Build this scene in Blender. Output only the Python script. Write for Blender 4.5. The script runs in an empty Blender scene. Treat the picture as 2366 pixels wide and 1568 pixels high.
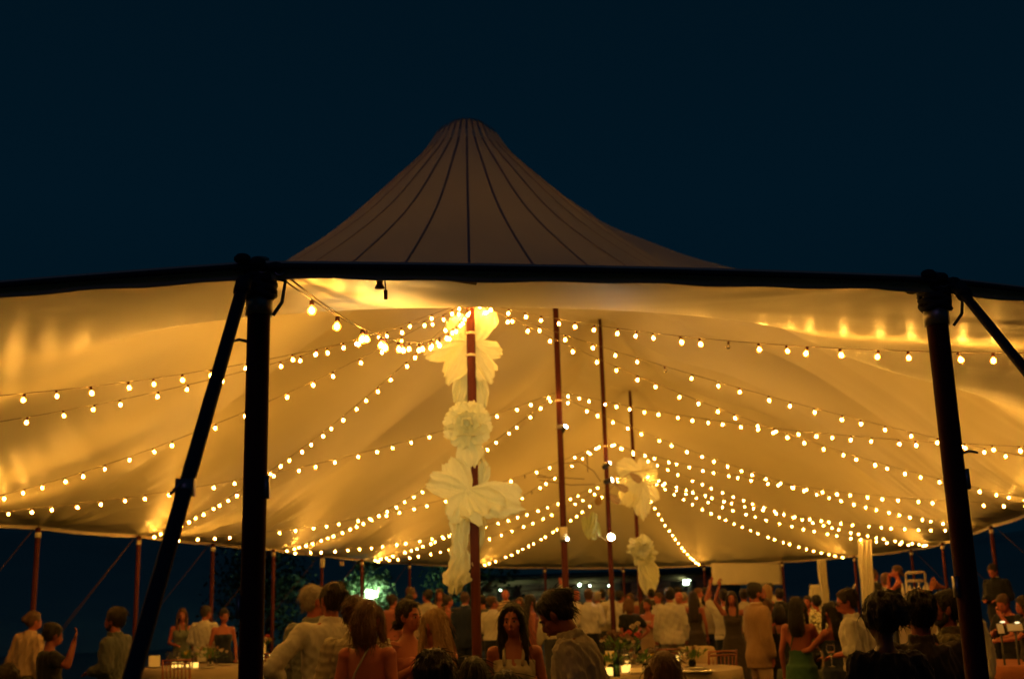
import bpy, math, random
import numpy as np
from mathutils import Vector, Matrix

random.seed(7)
rng = np.random.default_rng(7)
SC = bpy.context.scene
COL = SC.collection
R = math.radians

# ------------------------------------------------------------------ camera
FP, PW, PH = 2630.0, 2366.0, 1568.0          # focal length and frame in photo units
PITCH, ROLL, CAMH = math.atan(599 / 2630.0), R(1.6), 1.6
Fw = np.array([0, math.cos(PITCH), math.sin(PITCH)])
R0 = np.array([1.0, 0, 0])
U0 = np.cross(R0, Fw)
RT = R0 * math.cos(ROLL) - U0 * math.sin(ROLL)
UP = R0 * math.sin(ROLL) + U0 * math.cos(ROLL)
cam = bpy.data.cameras.new('camera')
camo = bpy.data.objects.new('camera', cam)
COL.objects.link(camo)
camo.matrix_world = Matrix(((RT[0], UP[0], -Fw[0], 0), (RT[1], UP[1], -Fw[1], 0), (RT[2], UP[2], -Fw[2], CAMH), (0, 0, 0, 1)))
cam.sensor_width = 36.0
cam.lens = 36.0 * FP / PW
cam.clip_start = 0.05
cam.clip_end = 900
cam.dof.use_dof = True
cam.dof.focus_distance = 4.7
cam.dof.aperture_fstop = 3.4
SC.camera = camo

# ------------------------------------------------------------------ world, fill light, exposure
W = bpy.data.worlds.new('World')
SC.world = W
W.use_nodes = True
wn, wl = W.node_tree.nodes, W.node_tree.links
bg = wn['Background']
# night sky: a little deeper towards the zenith and the horizon
geo_ = wn.new('ShaderNodeTexCoord')
sep_ = wn.new('ShaderNodeSeparateXYZ')
rmp_ = wn.new('ShaderNodeValToRGB')
wl.new(geo_.outputs['Generated'], sep_.inputs[0])
wl.new(sep_.outputs['Z'], rmp_.inputs['Fac'])
rmp_.color_ramp.elements[0].position = 0.0
rmp_.color_ramp.elements[0].color = (0.030, 0.36, 0.66, 1)
rmp_.color_ramp.elements[1].position = 0.75
rmp_.color_ramp.elements[1].color = (0.020, 0.32, 0.66, 1)
e_ = rmp_.color_ramp.elements.new(0.33)
e_.color = (0.034, 0.47, 0.96, 1)
wl.new(rmp_.outputs['Color'], bg.inputs['Color'])
bg.inputs['Strength'].default_value = 0.0160
night_fill = bpy.data.lights.new('night_fill', 'SUN')  # added dim fill from behind the camera, lifts the dark fronts
night_fill.energy = 0.028
night_fill.angle = R(12)
night_fill.color = (0.55, 0.36, 1.0)
night_fill_obj = bpy.data.objects.new('night_fill', night_fill)
COL.objects.link(night_fill_obj)
night_fill_obj.rotation_euler = (R(62), 0, R(-18))
SC.view_settings.view_transform = 'Standard'
SC.view_settings.look = 'None'
SC.view_settings.exposure = 0.0
SC.view_settings.gamma = 1.0
SC.render.engine = 'CYCLES'
SC.cycles.use_denoising = True
SC.cycles.denoiser = 'OPENIMAGEDENOISE'
SC.cycles.max_bounces = 8
SC.cycles.diffuse_bounces = 4
SC.cycles.glossy_bounces = 2
SC.cycles.transmission_bounces = 6
SC.cycles.transparent_max_bounces = 8
SC.cycles.sample_clamp_indirect = 6.0
SC.cycles.use_light_tree = True
SC.cycles.caustics_reflective = False
SC.cycles.caustics_refractive = False


# ------------------------------------------------------------------ helpers
def at(x, y, Y):
    """point seen at photo position (x, y), at forward distance Y"""
    d = Fw + RT * (x - PW / 2) / FP - UP * (y - PH / 2) / FP
    return np.array([0, 0, CAMH]) + d * Y / d[1]


def link(o, parent=None):
    COL.objects.link(o)
    if parent is not None:
        o.parent = parent
    return o


def tag(o, label=None, cat=None, group=None, kind=None):
    if label: o['label'] = label
    if cat: o['category'] = cat
    if group: o['group'] = group
    if kind: o['kind'] = kind
    return o


def thing(name, label, cat, loc=(0, 0, 0), rz=0.0, group=None):
    o = bpy.data.objects.new(name, None)
    o.empty_display_size = 0.1
    link(o)
    o.location = [float(c) for c in loc]
    o.rotation_euler = (0, 0, rz)
    return tag(o, label, cat, group)


class MB:
    """collects shapes for one mesh"""

    def __init__(s):
        s.v, s.f, s.n = [], [], 0

    def add(s, v, f):
        v = np.asarray(v, float)
        s.v.append(v)
        s.f += [tuple(i + s.n for i in q) for q in f]
        s.n += len(v)

    def loft(s, rings, cap=True, closed=True):
        n = len(rings[0])
        f = []
        for i in range(len(rings) - 1):
            for j in range(n if closed else n - 1):
                k = (j + 1) % n
                f.append((i * n + j, i * n + k, (i + 1) * n + k, (i + 1) * n + j))
        if cap:
            f.append(tuple(range(n))[::-1])
            f.append(tuple((len(rings) - 1) * n + j for j in range(n)))
        s.add(np.concatenate([np.asarray(r, float) for r in rings]), f)

    def ell(s, c, r, M=None, n=12, m=7):
        rings = []
        for i in range(m + 1):
            t = math.pi * (0.04 + 0.92 * i / m) - math.pi / 2
            a = np.linspace(0, 2 * math.pi, n, endpoint=False)
            rings.append(np.stack([np.cos(a) * math.cos(t) * r[0], np.sin(a) * math.cos(t) * r[1], np.full(n, math.sin(t) * r[2])], 1))
        if M is not None:
            rings = [q @ np.asarray(M).T for q in rings]
        s.loft([q + np.asarray(c, float) for q in rings])

    def tube(s, pts, rad, n=8, cap=True, flat=1.0):
        pts = [np.asarray(p, float) for p in pts]
        if np.isscalar(rad): rad = [rad] * len(pts)
        rings = []
        a = np.linspace(0, 2 * math.pi, n, endpoint=False)
        prev = None
        for i, p in enumerate(pts):
            d = pts[min(i + 1, len(pts) - 1)] - pts[max(i - 1, 0)]
            d = d / (np.linalg.norm(d) + 1e-9)
            ref = prev if prev is not None else (np.array([1.0, 0, 0]) if abs(d[0]) < 0.8 else np.array([0, 1.0, 0]))
            x = ref - d * (ref @ d)
            x /= np.linalg.norm(x) + 1e-9
            prev = x
            y = np.cross(d, x)
            rings.append(p + (np.outer(np.cos(a), x) + np.outer(np.sin(a), y) * flat) * rad[i])
        s.loft(rings, cap)

    def limb(s, pts, rad, n=10):
        """round ended tapered limb"""
        s.tube(pts, rad, n)
        for p, r in zip(pts, rad):
            s.ell(p, (r, r, r), n=n, m=5)

    def box(s, c, h, M=None):
        v = np.array([[x, y, z] for x in (-1, 1) for y in (-1, 1) for z in (-1, 1)], float) * np.asarray(h, float)
        if M is not None: v = v @ np.asarray(M).T
        s.add(v + np.asarray(c, float), [(0, 1, 3, 2), (4, 6, 7, 5), (0, 4, 5, 1), (2, 3, 7, 6), (0, 2, 6, 4), (1, 5, 7, 3)])

    def lathe(s, prof, c=(0, 0, 0), n=14, cap=True):
        a = np.linspace(0, 2 * math.pi, n, endpoint=False)
        s.loft([np.stack([np.cos(a) * r, np.sin(a) * r, np.full(n, z)], 1) + np.asarray(c, float) for r, z in prof], cap)

    def pts(s):
        return np.concatenate(s.v)

    def mesh(s, name, mat=None, smooth=True):
        me = bpy.data.meshes.new(name)
        me.from_pydata(s.pts().tolist(), [], s.f)
        if smooth: me.shade_smooth()
        if mat: me.materials.append(mat)
        me.update()
        return me

    def obj(s, name, mat, parent=None, smooth=True):
        return link(bpy.data.objects.new(name, s.mesh(name, mat, smooth)), parent)


def rotz(a):
    c, s = math.cos(a), math.sin(a)
    return np.array([[c, -s, 0], [s, c, 0], [0, 0, 1.0]])


def rotx(a):
    c, s = math.cos(a), math.sin(a)
    return np.array([[1.0, 0, 0], [0, c, -s], [0, s, c]])


def roty(a):
    c, s = math.cos(a), math.sin(a)
    return np.array([[c, 0, s], [0, 1.0, 0], [-s, 0, c]])


MATS = {}


def mat(key, col, rough=0.8, var=0.25, scale=12.0, bump=0.15, bscale=60.0, trans=0.0, sheen=0.0, stretch=None, spec=0.3, metal=0.0, sub=0.0):
    """a material with mottled colour and fine relief"""
    k = (key, tuple(col))
    if k in MATS: return MATS[k]
    m = bpy.data.materials.new(key)
    m.use_nodes = True
    N, L = m.node_tree.nodes, m.node_tree.links
    b = N['Principled BSDF']
    tc = N.new('ShaderNodeTexCoord')
    mp = N.new('ShaderNodeMapping')
    L.new(tc.outputs['Object'], mp.inputs['Vector'])
    if stretch: mp.inputs['Scale'].default_value = stretch
    nz = N.new('ShaderNodeTexNoise')
    nz.inputs['Scale'].default_value = scale
    nz.inputs['Detail'].default_value = 5
    L.new(mp.outputs['Vector'], nz.inputs['Vector'])
    mx = N.new('ShaderNodeMix')
    mx.data_type = 'RGBA'
    mx.inputs[6].default_value = (*[c * (1 - var) for c in col], 1)
    mx.inputs[7].default_value = (*[min(1, c * (1 + var)) for c in col], 1)
    L.new(nz.outputs['Fac'], mx.inputs[0])
    L.new(mx.outputs[2], b.inputs['Base Color'])
    b.inputs['Roughness'].default_value = rough
    b.inputs['Specular IOR Level'].default_value = spec
    b.inputs['Metallic'].default_value = metal
    b.inputs['Sheen Weight'].default_value = sheen
    if bump > 0:
        n2 = N.new('ShaderNodeTexNoise')
        n2.inputs['Scale'].default_value = bscale
        n2.inputs['Detail'].default_value = 3
        L.new(mp.outputs['Vector'], n2.inputs['Vector'])
        bp = N.new('ShaderNodeBump')
        bp.inputs['Strength'].default_value = bump
        bp.inputs['Distance'].default_value = 0.02
        L.new(n2.outputs['Fac'], bp.inputs['Height'])
        L.new(bp.outputs['Normal'], b.inputs['Normal'])
    if trans > 0:
        t = N.new('ShaderNodeBsdfTranslucent')
        L.new(mx.outputs[2], t.inputs['Color'])
        ms = N.new('ShaderNodeMixShader')
        ms.inputs['Fac'].default_value = trans
        L.new(b.outputs[0], ms.inputs[1])
        L.new(t.outputs[0], ms.inputs[2])
        L.new(ms.outputs[0], N['Material Output'].inputs['Surface'])
    MATS[k] = m
    return m


def emit(key, col, strength):
    m = bpy.data.materials.new(key)
    m.use_nodes = True
    b = m.node_tree.nodes['Principled BSDF']
    b.inputs['Base Color'].default_value = (*[0.6 * c for c in col], 1)
    b.inputs['Emission Color'].default_value = (*col, 1)
    b.inputs['Emission Strength'].default_value = strength
    return m


def glass(key, col=(1, 1, 1), rough=0.02):
    m = bpy.data.materials.new(key)
    m.use_nodes = True
    b = m.node_tree.nodes['Principled BSDF']
    b.inputs['Base Color'].default_value = (*col, 1)
    b.inputs['Transmission Weight'].default_value = 1.0
    b.inputs['Roughness'].default_value = rough
    b.inputs['IOR'].default_value = 1.45
    return m


M_CANVAS = mat('sailcloth', (0.76, 0.70, 0.48), 0.42, 0.05, 1.3, 0.012, 90, trans=0.05, spec=0.6)
M_SEAM = mat('seam_tape', (0.5, 0.4, 0.33), 0.85, 0.1, 9)
M_TRIM = mat('eave_webbing', (0.72, 0.64, 0.46), 0.8, 0.12, 6, 0.1)
M_WOOD = mat('varnished_pole', (0.09, 0.022, 0.018), 0.75, 0.35, 5, 0.1, 40, stretch=(6, 6, 0.7), spec=0.15)
M_ROPE = mat('rope', (0.08, 0.05, 0.035), 0.9, 0.2, 60, 0.4, 160)
M_STRAP = mat('dark_webbing', (0.035, 0.04, 0.045), 0.8, 0.2, 60, 0.2, 200)
M_METAL = mat('dull_steel', (0.35, 0.33, 0.3), 0.4, 0.2, 20, 0.05, metal=0.8)
M_BLACK = mat('black_plastic', (0.02, 0.02, 0.022), 0.5, 0.2, 20, 0.05)
M_WIRE = mat('string_cable', (0.22, 0.17, 0.10), 0.6, 0.2, 20, 0.0)
M_SOCKET = mat('bulb_socket', (0.09, 0.03, 0.02), 0.5, 0.2, 20, 0.0)
M_BULB = emit('lit_filament', (1.0, 0.44, 0.058), 820.0)
M_GLOW = emit('glowing_bulb_glass', (1.0, 0.27, 0.035), 3.2)
N_, L__ = M_GLOW.node_tree.nodes, M_GLOW.node_tree.links
tb_, ms_ = N_.new('ShaderNodeBsdfTransparent'), N_.new('ShaderNodeMixShader')
ms_.inputs['Fac'].default_value = 0.45
L__.new(tb_.outputs[0], ms_.inputs[1])
L__.new(N_['Principled BSDF'].outputs[0], ms_.inputs[2])
L__.new(ms_.outputs[0], N_['Material Output'].inputs['Surface'])
M_DEADBULB = glass('unlit_bulb_glass', (0.95, 0.93, 0.85), 0.1)
M_PAPER = mat('crepe_paper', (0.86, 0.88, 0.70), 0.8, 0.08, 14, 0.55, 30, trans=0.34, stretch=(3, 3, 1))
M_GRASS = mat('dewy_lawn', (0.035, 0.05, 0.018), 0.32, 0.5, 1.5, 0.0, 40, spec=0.6)
M_WHITEPAINT = mat('white_paint', (0.5, 0.46, 0.4), 0.5, 0.08, 8, 0.05)
M_LINEN = mat('linen_cloth', (0.36, 0.29, 0.21), 0.85, 0.1, 6, 0.2, 90)
M_CHAIR = mat('chiavari_wood', (0.28, 0.10, 0.06), 0.4, 0.25, 20, 0.05)
M_GLASS = glass('clear_glass')
M_GREENGLASS = glass('green_bottle_glass', (0.05, 0.12, 0.04))
M_CARD = mat('white_card', (0.78, 0.72, 0.6), 0.7, 0.05, 20, 0.02)
M_CANDLE = emit('lit_candle_glass', (1.0, 0.62, 0.12), 1.6)

# ------------------------------------------------------------------ tent frame of reference
TA = np.array([-0.42, 11.3])                 # foot of the first centre pole
TU = np.array([0.19786, 0.98023])            # tent axis, going away from the camera
TV = np.array([TU[1], -TU[0]])
TL, HW, EN, EF = 16.53, 7.0, 7.8, 7.5
PEAKS = [6.5, 7.1, 7.0, 6.5]
PS = [0.0, 5.51, 11.02, 16.53]


def tp(s, w, z=0.0):
    q = TA + TU * s + TV * w
    return np.array([q[0], q[1], z])


# side poles: along the axis, across it, eave height there, seen in the photo
EAVE = [(-7.69, 1.15, 2.64), (-6.84, 3.36, 2.635), (-5.2, 5.3, 2.665), (-2.9, 6.55, 2.7), (-0.2, 7.0, 2.7), (2.6, 7.0, 2.72), (6.0, 7.0, 2.7), (8.8, 7.0, 2.68),
        (11.53, 7.0, 2.66), (14.3, 7.0, 2.62), (17.08, 6.97, 2.58), (19.19, 6.54, 2.52), (21.37, 5.35, 2.47), (23.03, 3.48, 2.42), (23.91, 1.23, 2.41), (23.92, -1.18, 2.42),
        (23.06, -3.43, 2.48), (21.4, -5.25, 2.55), (19.31, -6.5, 2.62), (16.82, -7.0, 2.67), (14.05, -7.0, 2.69), (11.31, -7.0, 2.72), (8.57, -7.0, 2.73), (5.95, -7.0, 2.74),
        (3.26, -7.0, 2.73), (0.4, -7.0, 2.72), (-2.3, -6.7, 2.7), (-4.8, -5.5, 2.68), (-6.75, -3.5, 2.66), (-7.72, -1.15, 2.64)]
EAVE = [(a, b, h + (0.036 if a < -6 else 0.04)) for a, b, h in EAVE]
EV = np.array(EAVE)

GX = np.array([0, 0.028, 0.062, 0.115, 0.21, 0.32, 0.436, 0.564, 0.718, 0.833, 0.93, 1.0])
GY = np.array([1.0, 1.0, 0.91, 0.80, 0.62, 0.455, 0.305, 0.180, 0.095, 0.044, 0.014, 0.0])


def smooth_interp(x):
    # monotone cubic through the profile
    x = np.clip(x, 0, 1)
    h = np.diff(GX)
    d = np.diff(GY) / h
    m = np.zeros_like(GX)
    m[1:-1] = np.where(d[:-1] * d[1:] > 0, 2 * d[:-1] * d[1:] / (d[:-1] + d[1:] - 1e-12), 0)
    m[0], m[-1] = d[0], d[-1]
    i = np.clip(np.searchsorted(GX, x) - 1, 0, len(h) - 1)
    t = (x - GX[i]) / h[i]
    return ((1 + 2 * t) * (1 - t) ** 2 * GY[i] + t * (1 - t) ** 2 * h[i] * m[i] + t * t * (3 - 2 * t) * GY[i + 1] + t * t * (t - 1) * h[i] * m[i + 1])


def perim_param():
    """outline of the eave as points (s, w) and the ridge point each one hangs from"""
    out = []
    # right side going away, far end, left side coming back, near end
    n = 300
    for k in range(n): out.append((TL * k / n, HW, TL * k / n, 0))
    m = 220
    for k in range(m):
        a = math.pi * k / m
        out.append((TL + EF * math.sin(a), HW * math.cos(a), TL, 0))
    for k in range(n): out.append((TL * (1 - k / n), -HW, TL * (1 - k / n), 0))
    m = 420
    for k in range(m):
        a = math.pi * k / m
        out.append((-EN * math.sin(a), -HW * math.cos(a), 0, 0))
    return np.array(out)


def eave_height(s, w):
    # height of the eave rope: between its two neighbouring side poles, with a little sag
    ang = lambda s_, w_: np.arctan2((w_) / HW, (np.clip(s_ - TL / 2, -99, 99)) / (TL / 2 + 7.6))
    a0 = ang(EV[:, 0], EV[:, 1])
    o = np.argsort(a0)
    A = np.concatenate([a0[o] - 2 * math.pi, a0[o], a0[o] + 2 * math.pi])
    H = np.tile(EV[o, 2], 3)
    a = ang(s, w)
    i = np.clip(np.searchsorted(A, a) - 1, 0, len(A) - 2)
    t = (a - A[i]) / (A[i + 1] - A[i])
    return H[i] * (1 - t) + H[i + 1] * t - 0.022 * t * (1 - t) * 4


def ridge_height(s):
    s = np.clip(s, 0, TL)
    k = np.clip((s / 5.51).astype(int), 0, 2)
    t = s / 5.51 - k
    P = np.array(PEAKS)
    base = P[k] * (1 - t) + P[k + 1] * t
    return base - 0.32 * (1 - np.abs(2 * t - 1) ** 1.6), 1 - np.abs(2 * t - 1)


def roof_height(s, w, rho, folds=True):
    hr, mid = ridge_height(s)
    eps = 0.004 + 0.22 * mid ** 2
    r2 = (np.sqrt(rho ** 2 + eps ** 2) - eps) / (np.sqrt(1 + eps ** 2) - eps)
    # eave height at the outer end of this radial
    ss = np.where(s < 0, s / np.maximum(rho, 1e-6), np.where(s > TL, TL + (s - TL) / np.maximum(rho, 1e-6), s))
    ww = w / np.maximum(rho, 1e-6)
    he = eave_height(ss, ww)
    hs = 2.735 - 0.0135 * np.clip(s - 4, 0, 22)
    wf = np.clip((s + 1.4) / 5.0, 0, 1)
    wf = wf * wf * (3 - 2 * wf)
    full = 0.235 * (1 + 0.4 * np.tanh(w / 1.5)) * wf * np.sin(math.pi * np.clip((r2 - 0.02) / 0.9, 0, 1)) ** 1.3
    h = hs + (hr - hs) * (smooth_interp(r2) + full) + (he - hs) * rho ** 9
    if folds:
        for es, ew, eh in EAVE:
            ds, dw = s - es, w - ew
            d = np.sqrt(ds ** 2 + dw ** 2)
            ia = math.atan2(-ew, (min(max(es, 0), TL) - es))
            an = np.arctan2(dw, ds) - ia
            an = (an + math.pi) % (2 * math.pi) - math.pi
            ph = es * 1.7 + ew
            amp = (0.0025 if es < -6 else 0.008 if es < 1 else 0.024) * np.exp(-(d / 1.5) ** 1.3) * np.clip(d / 0.25, 0, 1) * np.clip((1 - rho) / 0.03, 0, 1)
            wv = np.sin(13 * an + ph) + 0.6 * np.sin(23 * an + 2 * ph) + 0.3 * np.sin(37 * an)
            h = h + amp * wv
        # broad soft waves across the cloth
        h = h + 0.003 * np.sin(1.1 * s + 0.7 * w) * np.sin(0.8 * w - 0.4 * s) * np.clip(rho * (1 - rho) * 4, 0, 1)
        # tension wrinkles running up from the eave all the way round
        tpar = np.where((s > 0) & (s < TL), s, np.arctan2(w, np.where(s <= 0, -s, s - TL)) * 7)
        h = h + np.where(s < -3, 0.0016, 0.0060) * np.sin(tpar * 11.7 + 2.5 * np.sin(tpar * 0.9) + np.sin(tpar * 2.3)) * np.exp(-((1 - rho) / 0.2) ** 2) * np.clip((1 - rho) / 0.03, 0, 1)
    return h


def roof_point(s, w, rho):
    z = roof_height(np.array([float(s)]), np.array([float(w)]), np.array([float(rho)]), False)[0]
    return tp(s, w, z)


# ------------------------------------------------------------------ ground
mb = MB()
gx = np.concatenate([[-400, -150, -60], np.linspace(-30, 30, 31), [60, 150, 400]])
gy = np.concatenate([[-80, -20], np.linspace(-6, 60, 34), [90, 160, 500]])
V = [(x, y, 0.03 * math.sin(x * 0.7) * math.sin(y * 0.5) if abs(x) < 60 and y < 80 else 0) for y in gy for x in gx]
nx = len(gx)
mb.add(V, [(j * nx + i, j * nx + i + 1, (j + 1) * nx + i + 1, (j + 1) * nx + i) for j in range(len(gy) - 1) for i in range(nx - 1)])
tag(mb.obj('ground', M_GRASS), 'dark lawn under and around the tent', None, None, 'structure')
# added rise hiding the horizon; its teal colour stands in for the dim night
M_BACKDROP = mat('night_teal_backdrop', (0.22, 0.48, 0.38), 0.95, 0.25, 0.12, 0.3, 3)
mb = MB()
rings_ = []
hr_ = np.random.default_rng(11)
ph_ = hr_.uniform(0, 6.28, 6)
an_ = np.linspace(0, 2 * math.pi, 220, endpoint=False)
for r_, z_ in ((33, -0.12), (36, 0.35), (41, 1.5), (48, 3.4), (57, 5.6), (68, 7.2), (85, 8.0), (120, 8.3), (180, 7.0), (260, -1)):
    wob = 1 + 0.16 * np.sin(3 * an_ + ph_[0]) + 0.10 * np.sin(7 * an_ + ph_[1]) + 0.05 * np.sin(17 * an_ + ph_[2] + 0.02 * r_) + 0.02 * np.sin(41 * an_ + ph_[3] + 0.05 * r_)
    rings_.append(np.stack([2 + np.cos(an_) * r_, 19 + np.sin(an_) * r_, z_ * wob], 1))
mb.loft(rings_, cap=False)
tag(mb.obj('backdrop_rise', M_BACKDROP), 'added low rise toned to the dark view beyond the lawn', None, None, 'structure')

# ------------------------------------------------------------------ tent
tent = thing('tent', 'large sailcloth tent with peaked roof glowing from the string lights inside', 'tent', tp(8, 0))
T0 = tp(8, 0)
pp = perim_param()
rhos = np.concatenate([[0.0, 0.026], np.linspace(0.05, 0.62, 30), np.linspace(0.645, 1.0, 34)])
vs = []
for r in rhos:
    s = pp[:, 2] + (pp[:, 0] - pp[:, 2]) * r
    w = pp[:, 1] * r
    z = roof_height(s, w, np.full(len(s), r))
    xy = TA + np.outer(s, TU) + np.outer(w, TV)
    vs.append(np.column_stack([xy, z]) - T0)
n = len(pp)
mb = MB()
mb.loft(vs, cap=False)
cv = mb.obj('canopy', M_CANVAS, tent)
# hanging trim along the eave, just outside the edge
s, w = pp[:, 0], pp[:, 1]
dirn = np.column_stack([s - pp[:, 2], w])
dirn /= np.linalg.norm(dirn, axis=1)[:, None]
ze = roof_height(s, w, np.ones(len(s)), False)
wig = 0.0018 * np.sin(np.arange(len(s)) * 0.9) + 0.0015 * np.sin(np.arange(len(s)) * 0.37)
tr = []
for off, dz in ((0.004, 0.012), (0.012, 0.004), (0.016, -0.025), (0.012, -0.052), (0.009, -0.052), (0.004, -0.025)):
    q = TA + np.outer(s + dirn[:, 0] * (off + wig * (dz < 0)), TU) + np.outer(w + dirn[:, 1] * (off + wig * (dz < 0)), TV)
    tr.append(np.column_stack([q, ze + dz + (wig * 1.2 if dz < -0.03 else 0)]) - T0)
mb = MB()
mb.loft(tr, cap=False)
mb.obj('eave_trim', M_TRIM, tent)
# dark eave rope
mb = MB()
q = TA + np.outer(s + dirn[:, 0] * 0.034, TU) + np.outer(w + dirn[:, 1] * 0.034, TV)
rp = np.column_stack([q, ze - 0.016]) - T0
mb.tube(list(rp) + [rp[0]], 0.011, 5, cap=False)
mb.obj('eave_rope', M_STRAP, tent)
# seams of the roof panels, on the outside of the cloth
for k in range(36):
    a = -math.pi / 2 + math.pi * (k - 8 + 0.5) / 18.0
    cs, sn = math.cos(a), math.sin(a)         # a = -90: left, 0: towards the camera
    top, bot = [], []
    rr = np.linspace(0.03, 0.97, 60)
    L_, R_ = [], []
    for r in rr:
        for sgn, dst in ((-1, L_), (1, R_)):
            hw = 0.011 / max(r * 7.4, 0.25)
            aa = a + sgn * hw
            if math.cos(aa) >= 0:
                s1, w1 = -EN * math.cos(aa) * r, HW * math.sin(aa) * r
            else:
                s1 = None
                break
            z1 = roof_height(np.array([s1]), np.array([w1]), np.array([r]))[0] + 0.007
            dst.append(tp(s1, w1, z1) - T0)
        if s1 is None: break
    if len(L_) == len(rr) and len(R_) == len(rr):
        m2 = MB()
        m2.add(L_ + R_, [(i, i + 1, 60 + i + 1, 60 + i) for i in range(59)])
        m2.obj('seam', M_SEAM, tent)
# cap rings where the centre poles push up the cloth
for k in range(4):
    mb = MB()
    mb.lathe([(0.02, 0.03), (0.14, 0.024), (0.195, 0.012), (0.202, -0.02), (0.192, -0.02), (0.182, 0.006), (0.02, 0.01)], tp(PS[k], 0, PEAKS[k] + 0.004) - T0, 24)
    mb.obj('peak_ring', M_TRIM, tent)

# ------------------------------------------------------------------ poles
POLE_LABEL = [
    'reddish centre pole carrying three large paper flowers, nearest of the four',
    'second centre pole from the camera, with a pale sleeve and small spotlights',
    'third centre pole, with a bright glaring spotlight clamped half way up',
    'farthest centre pole, hung with a pale flower and a ruffled rosette']
for k in range(4):
    p = tp(PS[k], 0)
    t = thing('centre_pole', POLE_LABEL[k], 'tent pole', p, group='centre poles of the tent')
    rb, rt = 0.047, 0.041
    mb = MB()
    H = PEAKS[k] + 0.01
    mb.tube([(0, 0, 0.02), (0, 0, 1.2), (0, 0, 3.0), (0.004, 0, H - 0.4), (0, 0, H)], [rb, rb, rb * 0.98, rt, rt * 0.8], 14)
    mb.obj('shaft', M_WOOD, t)
    mb = MB()
    mb.lathe([(0.02, 0.0), (0.16, 0.0), (0.16, 0.018), (0.07, 0.03), (0.06, 0.12), (0.02, 0.12)], n=16)
    mb.obj('foot_plate', M_METAL, t)
    for zz in ((4.25, 4.02) if k == 0 else (4.45,) if k < 3 else (4.4,)):
        mb = MB()
        mb.lathe([(rb * 0.9, -0.012), (rb + 0.006, -0.01), (rb + 0.007, 0.01), (rb * 0.9, 0.012)], (0, 0, zz), 14)
        mb.obj('tie_band', M_TRIM, t)
    if k == 1:
        mb = MB()
        mb.lathe([(rb * 0.9, -0.10), (rb + 0.008, -0.10), (rb + 0.01, 0.10), (rb * 0.9, 0.10)], (0, 0, at(1302, 1233, 16.7)[2]), 14)
        mb.obj('pale_sleeve', M_TRIM, t)

SIDE_LABEL = {
    0: 'dark near pole left of centre, standing large against the glowing roof',
    1: 'dark near pole towards the right side, leaning across the whole roof',
    8: 'side pole behind the suited man beside the stage, under a lit string end',
    9: 'side pole hidden mostly behind the right near pole',
    10: 'side pole beside the white folding chair on the stage, with lights meeting at its top',
    11: 'side pole rising behind the white folding chair',
    12: 'thin side pole just left of the tall white hanging curtain',
    13: 'side pole at the right edge of the canvas end panel',
    14: 'side pole where a steep string of lights comes down, left of the canvas end panel',
    15: 'short side pole behind the ruffled rosette at the far end',
    16: 'thin side pole at the far end between the first and second centre poles',
    17: 'side pole hidden behind the paper flowers at the far end',
    18: 'side pole above the curly haired guest left of the flowers',
    19: 'side pole in front of the bright garden lamp',
    20: 'side pole just above the two men in shirts',
    21: 'side pole directly right of the left near pole',
    22: 'side pole rising behind the man in a white shirt at the left table',
    23: 'side pole where lights meet beside the left slanting strap',
    24: 'side pole above the pale shirted guest at the far left'}
HEAD = {}
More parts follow.
